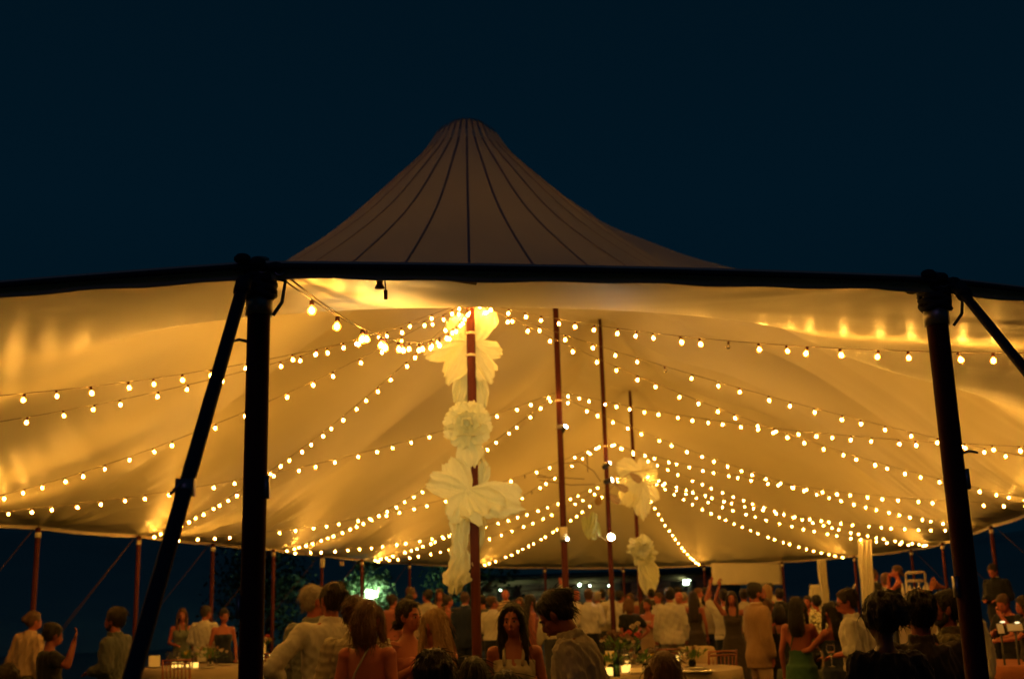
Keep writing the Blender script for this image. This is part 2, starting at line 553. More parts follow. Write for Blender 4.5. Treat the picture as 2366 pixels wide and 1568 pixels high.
for i, (es, ew, eh) in enumerate(EAVE):
    nrm = np.array([es - min(max(es, 0), TL), ew], float)
    nrm /= np.linalg.norm(nrm)
    g = TU * nrm[0] + TV * nrm[1]
    HEAD[i] = tp(es, ew, eh) + np.array([g[0], g[1], 0]) * 0.0
    if i not in SIDE_LABEL: continue
    base = tp(es, ew) - np.array([g[0], g[1], 0]) * 0.02
    t = thing('side_pole', SIDE_LABEL[i], 'tent pole', base, group='side poles round the eave')
    mb = MB()
    r_ = 0.0375 if i < 2 else 0.036
    mb.tube([(0, 0, 0), (0, 0, 1.2), (0, 0, eh - 0.16), (0, 0, eh - 0.03)], [r_, r_, r_ * 0.98, r_ * 0.96], 16)
    mb.obj('shaft', M_WOOD, t)
    mb = MB()
    mb.lathe([(r_ * 0.9, -0.035), (r_ + 0.006, -0.035), (r_ + 0.006, 0.035), (r_ * 0.9, 0.035)], (0, 0, eh - 0.13), 14)
    mb.obj('collar', M_TRIM if i > 1 else M_METAL, t)
    mb = MB()
    mb.tube([(0, 0, eh - 0.05), (0, 0, eh + 0.03)], [0.009, 0.008], 8)
    mb.lathe([(0.01, 0.0), (0.03, 0.0), (0.03, 0.012), (0.01, 0.012)], (0, 0, eh + 0.015), 10)
    mb.obj('pin', M_METAL, t)
    if i < 2:
        # knot of lashing, shackles and hooks on the head of the pole
        mb = MB()
        for q in range(7):
            a = q * 0.9
            mb.tube([(0.05 * math.cos(a + b), 0.05 * math.sin(a + b), eh - 0.10 + 0.015 * q + 0.008 * math.sin(3 * b)) for b in np.linspace(0, 6.3, 14)], 0.010, 6)
        for q in range(9):
            a = q * 2.4
            rr = 0.05 + 0.04 * ((q * 37) % 10) / 10
            mb.ell((rr * math.cos(a), rr * math.sin(a), eh - 0.025 + 0.010 * (q % 4)), (0.028, 0.022, 0.018), n=8, m=5)
        mb.tube([(0.03, -0.02, eh - 0.04), (0.09, -0.03, eh - 0.06), (0.08, -0.03, eh - 0.13), (0.05, -0.02, eh - 0.17)], 0.006, 6)
        mb.obj('lashing', M_STRAP, t)
        for dx, dz in ((-0.06, -0.015), (0.02, -0.02), (0.075, -0.03)):
            mb = MB()
            c = np.array([dx, -0.045, eh + dz])
            mb.tube([c + 0.016 * np.array([math.cos(b), 0.3 * math.sin(b), math.sin(b)]) for b in np.linspace(0, 6.28, 12)], 0.0045, 6)
            mb.obj('shackle', M_METAL, t)
        mb = MB()
        hz = at(555, 787, 3.53)[2] if i == 0 else 2.05
        sx = -1 if i == 0 else 1
        mb.tube([(sx * r_ * 0.8, -0.01, hz), (sx * (r_ + 0.02), -0.015, hz + 0.006), (sx * (r_ + 0.045), -0.02, hz - 0.002)], [0.006, 0.005, 0.004], 6)
        mb.obj('hook', M_METAL, t)
        for bz in (1.98, 1.62):
            mb = MB()
            mb.box((r_ * (1 if bz > 1.8 else -1) * 1.0, -0.005, bz - 0.02), (0.008, 0.014, 0.035))
            mb.obj('cleat', M_METAL, t)

# ------------------------------------------------------------------ guy straps and ropes
for i, lab, out, fwd in ((0, 'dark slanting guy strap left of the near pole', 0.0, 1), (1, 'dark slanting guy strap at the right edge of the photo', 0.0, 1)):
    es, ew, eh = EAVE[i]
    h = tp(es, ew, eh - 0.05)
    if i == 0:
        a = at(563, 655, 3.46); b = at(392, 1255, 2.72)
        d = b - a
        stake = a + d * (a[2] / (a[2] - b[2]))
    else:
        a = at(2218, 668, 3.86); b = at(2380, 868, 3.42)
        d = b - a
        stake = a + d * (a[2] / (a[2] - b[2]))
    t = thing('guy_strap', lab, 'guy strap', stake, group='straps holding the near poles')
    L_ = a - stake
    mb = MB()
    mb.tube([(0, 0, 0.02), L_ * 0.3, L_ * 0.7, L_], 0.021, 8, flat=0.42)
    mb.obj('strap', M_STRAP, t)
    mb = MB()
    ax = L_ / np.linalg.norm(L_)
    mb.tube([L_ - ax * 0.05, L_ + ax * 0.012], 0.026, 10)
    mb.tube([L_ + ax * 0.01, L_ + ax * 0.06 + (h - a) * 0.4, (h - a) + L_], 0.012, 8)
    mb.obj('loop', M_STRAP, t)
    mb = MB()
    c = L_ * 0.73
    mb.box(c, (0.022, 0.014, 0.022))
    mb.tube([c + np.array([0.0, -0.01, 0.02]), c + np.array([-0.035, -0.02, -0.02])], 0.005, 6)
    mb.obj('buckle', M_METAL, t)
    mb = MB()
    mb.tube([(0, 0, -0.25), (0.0, 0.0, 0.0), -ax * 0.02 + (0, 0, 0.09)], [0.008, 0.016, 0.016], 8)
    mb.obj('stake', M_METAL, t)

GUY_AT = {8: 'suited man beside the stage', 10: 'stage side pole where lights meet', 11: 'white folding chair', 12: 'tall white curtain', 16: 'far end thin side pole', 18: 'pole above the curly haired guest',
          19: 'pole in front of the garden lamp', 20: 'pole above the two men in shirts', 21: 'pole right of the near pole', 22: 'pole behind the left table', 23: 'pole beside the left slanting strap',
          24: 'pole above the pale shirted guest'}
for i, who in GUY_AT.items():
    es, ew, eh = EAVE[i]
    nrm = np.array([es - min(max(es, 0), TL), ew], float)
    nrm /= np.linalg.norm(nrm)
    g = np.array([*(TU * nrm[0] + TV * nrm[1]), 0])
    h = tp(es, ew, eh - 0.04) + g * 0.05
    st = tp(es, ew, 0) + g * 2.5
    t = thing('guy_rope', 'thin guy rope slanting outwards from the ' + who, 'guy rope', st, group='guy ropes behind the side poles')
    for dx in ((0.0, 0.13) if i in (23, 19) else (0.0,)):
        mb = MB()
        e = h - st
        mid = e * 0.5 + np.array([0, 0, -0.04])
        tt = np.cross(g, [0, 0, 1])
        mb.tube([tt * dx + (0, 0, 0.05), mid + tt * dx * 0.6, e], 0.0065, 6)
        mb.obj('rope', M_ROPE, t)
    mb = MB()
    mb.tube([(0, 0, -0.2), (0, 0, 0.0), (g * 0.03 + (0, 0, 0.14))], [0.008, 0.014, 0.014], 7)
    mb.obj('stake', M_METAL, t)

# ------------------------------------------------------------------ string lights
mb = MB()
mb.lathe([(0.0085, -0.018), (0.010, -0.026), (0.016, -0.036), (0.0215, -0.046), (0.0225, -0.054), (0.0185, -0.065), (0.010, -0.072), (0.003, -0.0735)], n=8)
ME_DEAD0 = mb.mesh('unlit_bulb', M_DEADBULB)
nshell = len(mb.f)
mb.lathe([(0.003, -0.032), (0.0105, -0.041), (0.0130, -0.050), (0.0105, -0.059), (0.003, -0.065)], n=8)
ME_BULB = mb.mesh('bulb', M_GLOW)
ME_BULB.materials.append(M_BULB)
for f_ in ME_BULB.polygons[nshell:]: f_.material_index = 1
ME_DEAD = ME_DEAD0
mb = MB()
mb.lathe([(0.006, 0.008), (0.0125, 0.004), (0.0125, -0.016), (0.0095, -0.024), (0.004, -0.024)], n=8)
ME_SOCK = mb.mesh('socket', M_SOCKET)


def string_light(k, target, sag, label, lift=4.55, step=0.275, end=0.97, dead=(), jitter=0.0, side=0.0):
    sag *= random.uniform(0.9, 1.12)
    a = tp(PS[k], 0, lift + random.uniform(-0.05, 0.05))
    b = np.asarray(target, float)
    d = b - a
    g = d / np.linalg.norm(d)
    sd = np.array([-g[1], g[0], 0])
    a = a + np.array([g[0], g[1], 0]) * 0.055 + sd * side
    d = b - a
    L_ = np.linalg.norm(d)
    t = thing('string_light', label, 'string lights', a, group='strings of bulbs under the roof')
    f = lambda u: d * u - np.array([0, 0, 4 * sag * u * (1 - u)])
    mb = MB()
    mb.tube([f(u) for u in np.linspace(0, 1, 30)], 0.0032 if k == 0 else 0.004, 5)
    mb.obj('cable', M_WIRE, t)
    n = int(L_ * end / step)
    for q in range(n):
        u = (0.12 + q * step + random.uniform(-0.05, 0.05)) / L_
        p = f(u)
        if p[2] + a[2] < 0: continue
        ob = bpy.data.objects.new('bulb', ME_DEAD if q in dead else ME_BULB)
        link(ob, t)
        ob.location = p + np.array([0, 0, -0.008])
        ob.scale = [random.uniform(0.71, 0.88)] * 3
        ob.rotation_euler = (random.uniform(-0.25, 0.25), random.uniform(-0.25, 0.25), random.uniform(0, 6))
        if q not in dead and random.random() < 0.012: ob.data = ME_DEAD
        if ob.data is ME_DEAD: ob['label'] = 'unlit clear bulb'
        so = bpy.data.objects.new('socket', ME_SOCK)
        link(so, ob)
    return t


def ev(i, dz=-0.07):
    es, ew, eh = EAVE[i]
    r_ = np.array([tp(es, ew)[0], tp(es, ew)[1], eh + dz])
    c = tp(min(max(es, 0), TL), 0, eh + dz)
    return r_ + (c - r_) / np.linalg.norm(c - r_) * 0.06


SL = string_light
SL(0, at(646, 640, 3.62), 0.30, 'string light swooping from the nearest centre pole down to the left near pole', step=0.56, end=1.0)
SL(0, at(668, 642, 3.72), 0.34, 'second swooping string beside the one that ends at the left near pole', side=0.05, end=0.93, step=0.62)
SL(0, ev(28), 0.30, 'uppermost string on the left, with large bulbs and one unlit', dead=(19,))
SL(0, ev(27), 0.33, 'second string down on the left, leaving the photo at its left edge')
SL(0, ev(25), 0.35, 'third string down on the left, leaving the photo at its left edge')
SL(0, ev(23), 0.35, 'long string from the nearest centre pole to the pole beside the left strap')
SL(1, ev(25), 0.35, 'string from the second centre pole crossing low behind the left strap to the left edge')
SL(1, ev(21), 0.33, 'string from the second centre pole to the side pole right of the left near pole')
SL(2, ev(23), 0.40, 'low string from the third centre pole to the pole beside the left strap')
SL(2, ev(19), 0.35, 'string from the third centre pole to the side pole before the garden lamp')
SL(3, ev(21), 0.45, 'lowest long string from the farthest centre pole towards the left near pole')
SL(3, ev(19), 0.40, 'low string from the farthest centre pole to the side pole before the garden lamp')
SL(3, ev(17), 0.30, 'string from the farthest centre pole ending behind the big paper flowers')
SL(3, ev(14), 0.35, 'steep string from the farthest centre pole to the far end pole', step=0.36)
SL(3, ev(12), 0.35, 'low right string from the farthest centre pole to the thin pole by the curtain')
SL(3, ev(10), 0.35, 'string from the farthest centre pole to the side pole beside the stage')
SL(2, ev(10), 0.35, 'string from the third centre pole to the side pole beside the stage')
SL(2, ev(6), 0.32, 'string from the third centre pole leaving the photo at the right edge')
SL(3, ev(8), 0.38, 'string from the farthest centre pole to the side pole by the suited man')
SL(1, ev(8), 0.30, 'string from the second centre pole to the side pole by the suited man')
SL(1, ev(4), 0.25, 'upper string from the second centre pole leaving the photo at the right edge')
SL(0, ev(6), 0.30, 'long string from the nearest centre pole falling across the right side, lowest of its three')
SL(0, ev(5), 0.16, 'middle one of three strings from the nearest centre pole to the right')
SL(0, ev(2), 0.20, 'topmost string on the right, nearly level, with visible sockets')

# clamp fitting and plug below the near eave; its pin spot beam is added
c = at(877, 640, 3.78)
t = thing('clamp_spot', 'small spool shaped clamp fitting with an added spot beam under the near eave', 'spotlight', c)
mb = MB()
mb.lathe([(0.004, 0.012), (0.022, 0.010), (0.020, -0.004), (0.012, -0.014), (0.010, -0.024), (0.016, -0.036), (0.018, -0.040), (0.004, -0.042)], n=14)
mb.obj('body', M_SOCKET, t)
mb = MB()
mb.tube([(0.016, 0, 0.0), (0.02, 0, -0.03), (0.021, 0, -0.05)], 0.0022, 5)
mb.box((0.021, 0, -0.064), (0.006, 0.005, 0.016))
mb.obj('plug', M_SOCKET, t)
mb = MB()
mb.tube([np.array(at(x, y, Y)) - c for x, y, Y in ((655, 632, 3.62), (720, 636, 3.66), (800, 638, 3.72), (877, 637, 3.78), (960, 640, 3.84), (1040, 646, 3.9), (1100, 655, 3.95))], 0.006, 6)
tag(mb.obj('cable', M_WIRE, t))

# ------------------------------------------------------------------ paper flowers
def petal(L_, Wd, cup=0.25, ruff=0.08, tipw=0.9, bend=0.3, seed=0, nu=16, nv=19):
    """a crepe paper petal growing from the origin along +Z, facing -Y"""
    r_ = np.random.default_rng(seed)
    ph = r_.uniform(0, 6, 8)
    if nu < 10: ruff_k = 0
    else: ruff_k = 1
    V, F = [], []
    for i in range(nu):
        u = i / (nu - 1)
        wdt = Wd * (math.sin(min(1, (0.08 + 0.92 * u) ** 0.8) * math.pi * 0.62) ** 1.1) * (1 if u < 0.85 else 1 - (u - 0.85) * 2.2 * (1 - tipw + 0.35))
        for j in range(nv):
            v = j / (nv - 1) * 2 - 1
            x = v * wdt * 0.5
            z = L_ * u * (1 - 0.10 * v * v * u) + ruff * 0.35 * L_ * u * u * math.sin(5 * v + ph[0])
            y = -cup * Wd * v * v * (0.3 + u) + bend * L_ * u * u + ruff * L_ * u * u * math.sin(4.2 * v + ph[1]) + 0.04 * L_ * u * math.sin(9 * v + ph[2] + u * 2) + 0.012 * L_ * math.sin(19 * v + ph[3])
            if ruff_k:
                y += L_ * (0.030 * math.sin(13 * v + 5 * u + ph[4]) * u + 0.020 * math.sin(27 * v - 7 * u + ph[5]) * u + 0.016 * math.sin(11 * u + 9 * v + ph[6]) * u)
                z += L_ * u * u * (0.030 * math.sin(16 * v + ph[7]) + 0.018 * math.sin(31 * v + ph[4]))
                x += Wd * 0.035 * u * math.sin(13 * u + ph[5] + 2 * v)
            V.append((x, y, z))
    for i in range(nu - 1):
        for j in range(nv - 1):
            F.append((i * nv + j, i * nv + j + 1, (i + 1) * nv + j + 1, (i + 1) * nv + j))
    return np.array(V), F


def flower(label, c, petals, core=None, group='giant paper flowers on the centre poles', m=None):
    """petals: (angle clockwise from up, length, width, tilt towards camera, cup, ruffle, bend, y offset)"""
    t = thing('paper_flower', label, 'paper flower', c, group=group)
    for q, (ang, L_, Wd, tilt, cup, ruff, bend, yo) in enumerate(petals):
        V, F = petal(L_, Wd, cup, ruff, bend=bend, seed=q * 13 + int(L_ * 1000))
        V = V @ rotx(R(tilt)).T
        V = V @ roty(R(ang)).T
        mb = MB()
        mb.add(V + np.array([0, yo, 0]), F)
        mb.obj('petal', m or M_PAPER, t)
    if core:
        mb = MB()
        mb.ell((0, core[1], 0), (core[0], core[0] * 0.8, core[0]), n=10, m=6)
        mb.obj('core', M_PAPER, t)
    return t


u_ = 11.3 / 2630.0
P1Y = tp(0, 0)[1]
c1 = at(1086, 795, P1Y + 0.07)
flower('white paper bow flower with drooping lobes at the top of the nearest centre pole', c1, [
    (28, 100 * u_, 74 * u_, 5, 0.15, 0.06, 0.1, 0.02), (-30, 82 * u_, 60 * u_, 0, 0.12, 0.06, 0.1, 0.02),
    (112, 80 * u_, 46 * u_, 8, 0.2, 0.10, 0.1, 0.0), (152, 105 * u_, 56 * u_, 8, 0.2, 0.1, 0.05, 0.0),
    (-104, 110 * u_, 52 * u_, 8, 0.2, 0.1, 0.1, 0.0), (-150, 108 * u_, 58 * u_, 8, 0.2, 0.1, 0.05, 0.0),
    (-168, 150 * u_, 42 * u_, 2, 0.1, 0.06, 0.0, 0.03), (172, 165 * u_, 52 * u_, 2, 0.1, 0.06, 0.0, 0.03)], (10 * u_, 0.0))
c2 = at(1080, 982, P1Y - 0.12)
pet = []
for q in range(9): pet.append((q * 40 + 8, 58 * u_, 52 * u_, 18, 0.25, 0.09, 0.15, 0.05))
for q in range(7): pet.append((q * 51 + 30, 44 * u_, 44 * u_, 42, 0.35, 0.1, 0.1, 0.0))
for q in range(5): pet.append((q * 72, 28 * u_, 30 * u_, 62, 0.45, 0.1, 0.0, -0.03))
pet.append((176, 96 * u_, 62 * u_, 6, 0.2, 0.06, 0.05, 0.05))
flower('round many petalled white paper rosette half way down the nearest centre pole', c2, pet, (9 * u_, -0.03))
c3 = at(1082, 1138, P1Y - 0.06)
flower('large white paper flower with a wide wing petal, lowest on the nearest centre pole', c3, [
    (-72, 96 * u_, 58 * u_, 12, 0.2, 0.1, 0.15, 0.0), (-28, 88 * u_, 66 * u_, 10, 0.2, 0.1, 0.2, 0.02),
    (30, 84 * u_, 48 * u_, 2, 0.15, 0.06, 0.1, 0.14), (104, 128 * u_, 84 * u_, 14, 0.2, 0.10, 0.1, 0.0), (120, 100 * u_, 66 * u_, 24, 0.25, 0.1, 0.0, -0.02),
    (158, 84 * u_, 70 * u_, 22, 0.3, 0.1, 0.0, -0.03), (-150, 78 * u_, 64 * u_, 18, 0.3, 0.1, 0.1, 0.0)], (8 * u_, -0.02))


def drape(label, pts, name='paper_drape', Y=P1Y, y0=0.05, gr='paper streamers on the nearest centre pole'):
    """long pleated paper streamer: rows of (x left, x right, y) in photo units, hung beside the pole"""
    c = at(pts[0][0], pts[0][2], Y + y0)
    nv = 25
    V = []
    rows = []
    for a, b in zip(pts[:-1], pts[1:]):
        for q in range(5): rows.append([a[k] + (b[k] - a[k]) * q / 5 for k in range(3)])
    rows.append(pts[-1])
    for i, (xl, xr, y) in enumerate(rows):
        for j in range(nv):
            v = j / (nv - 1)
            p = at(xl + (xr - xl) * v, y + 3 * math.sin(6 * v + i * 0.3), Y + y0)
            p[1] += 0.045 * math.sin(v * 14 + i * 0.13) + 0.02 * math.sin(i * 0.5 + 3 * v) + 0.05 * abs(v - 0.5) + 0.016 * math.sin(i * 1.1 + 17 * v) + 0.012 * math.sin(i * 1.7 - 23 * v)
            p[0] += (0.022 * math.sin(i * 0.8 + 5 * v) + 0.012 * math.sin(i * 1.9 + 2)) * (v - 0.5) * 2
            p[2] += 0.02 * math.sin(9 * v + i * 0.2) + (0.03 * math.sin(21 * v) if i > len(rows) - 4 else 0)
            V.append(p - c)
    mb = MB()
    nr = len(rows)
    mb.add(V, [(i * nv + j, i * nv + j + 1, (i + 1) * nv + j + 1, (i + 1) * nv + j) for i in range(nr - 1) for j in range(nv - 1)])
    o = mb.obj(name, M_PAPER)
    o.location = c
    return tag(o, label, 'paper streamer', gr)


drape('long pleated white streamer hanging left of the pole below the lowest flower', [(1050, 1078, 1175), (1036, 1082, 1230), (1044, 1086, 1280), (1026, 1090, 1320), (1024, 1084, 1345), (1042, 1062, 1368)], y0=-0.07)
drape('narrow white streamer behind the pole right of the lowest flower', [(1096, 1124, 1040), (1098, 1122, 1110), (1100, 1120, 1200), (1098, 1112, 1270)], y0=0.12)
drape('pair of straight white streamers behind the pole between top bow and rosette', [(1064, 1112, 870), (1056, 1108, 920), (1050, 1106, 980)], y0=0.13)

# pale flowers on the farthest centre pole
u4 = 27.5 / 2630.0
P4Y = tp(TL, 0)[1]
flower('pale paper flower at the top of the farthest centre pole, beside the string ends', at(1478, 1098, P4Y - 0.2), [
    (40, 44 * u4, 50 * u4, 10, 0.2, 0.1, 0.1, 0), (100, 42 * u4, 44 * u4, 15, 0.2, 0.1, 0.1, 0), (-60, 58 * u4, 50 * u4, 10, 0.2, 0.1, 0.1, 0),
    (-110, 52 * u4, 50 * u4, 10, 0.2, 0.1, 0.1, 0), (180, 98 * u4, 42 * u4, 5, 0.15, 0.08, 0.0, 0), (-150, 80 * u4, 50 * u4, 8, 0.2, 0.08, 0.0, 0), (150, 70 * u4, 30 * u4, 8, 0.2, 0.08, 0, 0)])
pet = []
rr = np.random.default_rng(3)
for q in range(26):
    pet.append((q * 137.5 % 360, rr.uniform(20, 42) * u4, rr.uniform(24, 38) * u4, rr.uniform(10, 65), 0.3, 0.14, 0.1, rr.uniform(-0.2, 0.1)))
pet += [(172, 98 * u4, 40 * u4, 8, 0.2, 0.12, 0.0, 0.0), (160, 76 * u4, 36 * u4, 16, 0.2, 0.12, 0.0, -0.1)]
flower('ruffled pale rosette low on the farthest centre pole, above the dancers', at(1482, 1275, P4Y - 0.25), pet)
# dry leaves and a lit white leaf spray near the third pole
M_LEAFB = mat('dry_leaf', (0.30, 0.19, 0.07), 0.7, 0.3, 20, 0.2)
M_LEAFG = mat('pale_leaf', (0.55, 0.60, 0.30), 0.6, 0.2, 20, 0.2)
P3Y = tp(PS[2], 0)[1]
t = thing('leaf_spray', 'brown broad leaves hanging between the third and fourth centre poles', 'leaf spray', at(1440, 1095, P3Y + 2.2))
c = at(1440, 1095, P3Y + 2.2)
uu = (P3Y + 2.2) / 2630
for x, y, ang, l in ((1462, 1092, 130, 34), (1430, 1118, 120, 32), (1412, 1142, 125, 34), (1395, 1142, -160, 26)):
    V, F = petal(l * uu, 17 * uu, 0.1, 0.03, bend=0.1, seed=l)
    mb = MB()
    mb.add(V @ rotx(R(8)).T @ roty(R(ang)).T + at(x - 8, y, P3Y + 2.2) - c, F)
    mb.obj('leaf', M_LEAFB, t)
mb = MB()
mb.tube([at(x, y, P3Y + 2.2) - c for x, y in ((1500, 1085), (1460, 1090), (1425, 1112), (1395, 1145))], 0.008, 5)
mb.obj('stem', M_LEAFB, t)
t = thing('leaf_spray', 'brightly lit white and green leaves left of the glaring spotlight', 'leaf spray', at(1362, 1225, P3Y - 0.1))
c = at(1362, 1225, P3Y - 0.1)
uu = P3Y / 2630
for x, y, ang, l, w_ in ((1360, 1245, 14, 62, 22), (1356, 1240, -6, 46, 16), (1366, 1238, 30, 30, 14), (1388, 1238, -15, 34, 12), (1362, 1225, 150, 24, 12)):
    V, F = petal(l * uu, w_ * uu, 0.15, 0.05, bend=0.1, seed=l)
    mb = MB()
    mb.add(V @ rotx(R(10)).T @ roty(R(ang)).T + at(x, y, P3Y - 0.1) - c, F)
    mb.obj('leaf', M_LEAFG, t)
mb = MB()
mb.tube([at(x, y, P3Y - 0.1) - c for x, y in ((1404, 1248), (1388, 1240), (1362, 1245))], 0.008, 5)
mb.obj('stem', M_LEAFB, t)

# ------------------------------------------------------------------ spotlights clamped to the centre poles
M_LAMP = emit('hot_lamp_lens', (1.0, 0.80, 0.62), 260.0)
M_LAMP2 = emit('lamp_lens', (1.0, 0.82, 0.5), 60.0)


def spot(label, x, y, Y, k, lensr, aim, m):
    c = at(x, y, Y)
    t = thing('spotlight', label, 'spotlight', c, group='small spotlights clamped to the poles')
    aim = np.array(aim, float)
    aim /= np.linalg.norm(aim)
    mb = MB()
    mb.tube([-aim * 0.17, -aim * 0.14, -aim * 0.05, aim * 0.0], [0.03, 0.05, lensr * 0.95, lensr * 1.12], 12)
    mb.obj('housing', M_BLACK, t)
    mb = MB()
    mb.tube([aim * 0.001, aim * 0.012], [lensr, lensr * 0.85], 12)
    mb.obj('lens', m, t)
    mb = MB()
    pc = tp(PS[k], 0, c[2]) - c
    mb.tube([-aim * 0.08, pc * 0.6 - aim * 0.05, pc], [0.012, 0.012, 0.016], 6)
    mb.lathe([(0.046, -0.03), (0.06, -0.03), (0.06, 0.03), (0.046, 0.03)], pc, 12)
    mb.obj('bracket', M_METAL, t)


spot('glaring round spotlight facing the camera on the third centre pole', 1412, 1240, P3Y - 0.12, 2, 0.062, (0.02, -1, 0.06), M_LAMP)
P2Y = tp(PS[1], 0)[1]
spot('lit spotlight high on the second centre pole, right side', 1307, 985, P2Y - 0.05, 1, 0.035, (0.5, -0.45, 0.5), M_LAMP2)
spot('small spotlight on the second centre pole below its pale sleeve', 1311, 1245, P2Y - 0.05, 1, 0.02, (0.3, -0.8, 0.3), M_LAMP2)
spot('upper of two spotlights on the third centre pole beside the pale flower', 1408, 1070, P3Y - 0.08, 2, 0.04, (0.75, 0.2, 0.5), M_LAMP2)
spot('lower of two spotlights on the third centre pole beside the pale flower', 1414, 1108, P3Y - 0.1, 2, 0.045, (0.8, -0.15, 0.2), M_LAMP2)

# a bare hooped branch hung between the second and third pole
M_TWIG = mat('bare_twig', (0.12, 0.07, 0.03), 0.8, 0.2, 30, 0.2)
c = at(1300, 1110, 19.0)
t = thing('bare_branch', 'thin bare branch hung high between second and third centre poles', 'branch', c)
for q in (((1240, 1102), (1300, 1103), (1350, 1106)), ((1245, 1108), (1320, 1120), (1375, 1118)), ((1300, 1070), (1340, 1066), (1372, 1088), (1388, 1112)), ((1356, 1040), (1358, 1090)), ((1240, 1096), (1262, 1100))):
    mb = MB()
    mb.tube([at(x, y, 19.0) - c for x, y in q], 0.006, 5)
    mb.obj('twig', M_TWIG, t)

# added beam at the eave fitting front lights the paper flowers; the spotlights on the third pole shine on the far flowers
def beam(src, dst, watts, ang, col, parent_name):
    l_ = bpy.data.lights.new('beam', 'SPOT')
    l_.energy = watts
    l_.spot_size = R(ang)
    l_.spot_blend = 0.6
    l_.shadow_soft_size = 0.03
    l_.color = col
    o = bpy.data.objects.new('beam', l_)
    COL.objects.link(o)
    o.location = src
    o.rotation_euler = (Vector(dst) - Vector(src)).to_track_quat('-Z', 'Y').to_euler()


sp = at(877, 640, 3.78) + np.array([0.0, 0.03, -0.06])
beam(sp, at(1088, 1010, P1Y), 600, 23, (1.0, 0.80, 0.30), 'clamp_spot')
beam(at(1414, 1108, P3Y - 0.1) + np.array([0.11, 0.03, 0.04]), at(1480, 1150, P4Y - 0.2), 70, 34, (1.0, 0.86, 0.45), 'spotlight')
beam(at(1412, 1240, P3Y - 0.12) + np.array([0.0, -0.06, 0.0]), at(1362, 1225, P3Y - 0.1), 3, 80, (0.85, 1.0, 0.7), 'spotlight')

# ------------------------------------------------------------------ trees, lamp and long building beyond the tent
M_BARK = mat('tree_bark', (0.06, 0.045, 0.03), 0.95, 0.4, 9, 0.8, 30)
LEAFM = [mat('leaf_foliage', c_, 0.7, 0.4, 3, 0.1) for c_ in ((0.04, 0.075, 0.025), (0.055, 0.09, 0.03), (0.03, 0.055, 0.02))]


def tree(label, x, y, H, Rr, nl, seed, lowest=0.3, leaf=0.16, name='tree'):
    r_ = np.random.default_rng(seed)
    t = thing(name, label, 'tree', (x, y, 0), group='dark trees beyond the tent')
    mb = MB()
    mb.tube([(0, 0, -0.1), (0.05, 0.03, H * 0.25), (-0.08, 0.05, H * 0.5), (0.03, 0, H * 0.8)], [H * 0.03, H * 0.024, H * 0.016, H * 0.005], 9)
    cl = []
    for q in range(9):
        a = r_.uniform(0, 6.28)
        z0 = H * r_.uniform(max(0.12, lowest * 0.7), 0.6)
        l = Rr * r_.uniform(0.5, 0.9)
        e = np.array([math.cos(a) * l, math.sin(a) * l, z0 + H * r_.uniform(0.05, 0.25)])
        mb.tube([(0, 0, z0), e * [0.5, 0.5, 1] - [0, 0, (e[2] - z0) * 0.35], e], [H * 0.011, H * 0.007, H * 0.003], 6)
        cl.append(e)
    mb.obj('trunk', M_BARK, t)
    for q in range(30):
        a, z = r_.uniform(0, 6.28), r_.uniform(lowest, 0.97)
        l = Rr * r_.uniform(0.2, 1.0) * math.sin(min(1, (1.06 - z) * 2.2) * math.pi / 2)
        cl.append(np.array([math.cos(a) * l, math.sin(a) * l, z * H]))
    cl = np.array(cl)
    k = r_.integers(0, len(cl), nl)
    pos = cl[k] + r_.normal(0, 1, (nl, 3)) * Rr * 0.17
    nrm = r_.normal(0, 1, (nl, 3)) + [0, 0, 0.5]
    nrm /= np.linalg.norm(nrm, axis=1)[:, None]
    tx = np.cross(nrm, r_.normal(0, 1, (nl, 3)))
    tx /= np.linalg.norm(tx, axis=1)[:, None]
    ty = np.cross(nrm, tx)
    L_ = leaf * r_.uniform(0.6, 1.3, nl)[:, None]
    v = np.stack([pos - tx * L_ * 0.5, pos + ty * L_ * 0.28 + nrm * L_ * 0.08, pos + tx * L_ * 0.5, pos - ty * L_ * 0.28 + nrm * L_ * 0.08], 1).reshape(-1, 3)
    m2 = MB()
    m2.add(v, np.arange(nl * 4).reshape(-1, 4).tolist())
    m2.obj('crown', LEAFM[seed % 3], t, smooth=False)


lampP = at(857, 1372, 44.0)
tree('leafy tree lit bright green by the garden lamp beneath it', lampP[0] - 0.1, lampP[1] + 0.3, 3.3, 0.95, 3600, 4, lowest=0.2, leaf=0.15)
tree('dark low tree close left of the lit green tree', lampP[0] - 4.2, lampP[1] + 1.6, 5.5, 2.2, 4200, 5, lowest=0.12, leaf=0.18)
tree('dark bushy tree close right of the lit green tree', lampP[0] + 3.6, lampP[1] + 2.6, 4.6, 1.9, 3000, 6, lowest=0.15, leaf=0.18)
t = thing('garden_lamp', 'dazzling white garden lamp shining through leaves behind the guests', 'lamp', (lampP[0], lampP[1], 0))
mb = MB()
mb.lathe([(0.02, 0), (0.10, 0), (0.10, 0.03), (0.035, 0.06), (0.028, lampP[2] - 0.16), (0.05, lampP[2] - 0.14), (0.05, lampP[2] - 0.12), (0.01, lampP[2] - 0.12)], n=10)
mb.obj('post', M_BLACK, t)
mb = MB()
mb.ell((0, 0, lampP[2]), (0.15, 0.15, 0.13), n=12, m=8)
mb.obj('globe', emit('white_lamp_globe', (0.66, 1.0, 0.66), 800.0), t)
mb = MB()
mb.lathe([(0.01, 0.22), (0.08, 0.20), (0.12, 0.15), (0.11, 0.145), (0.01, 0.19)], (0, 0, lampP[2]), 12)
mb.obj('cap', M_BLACK, t)

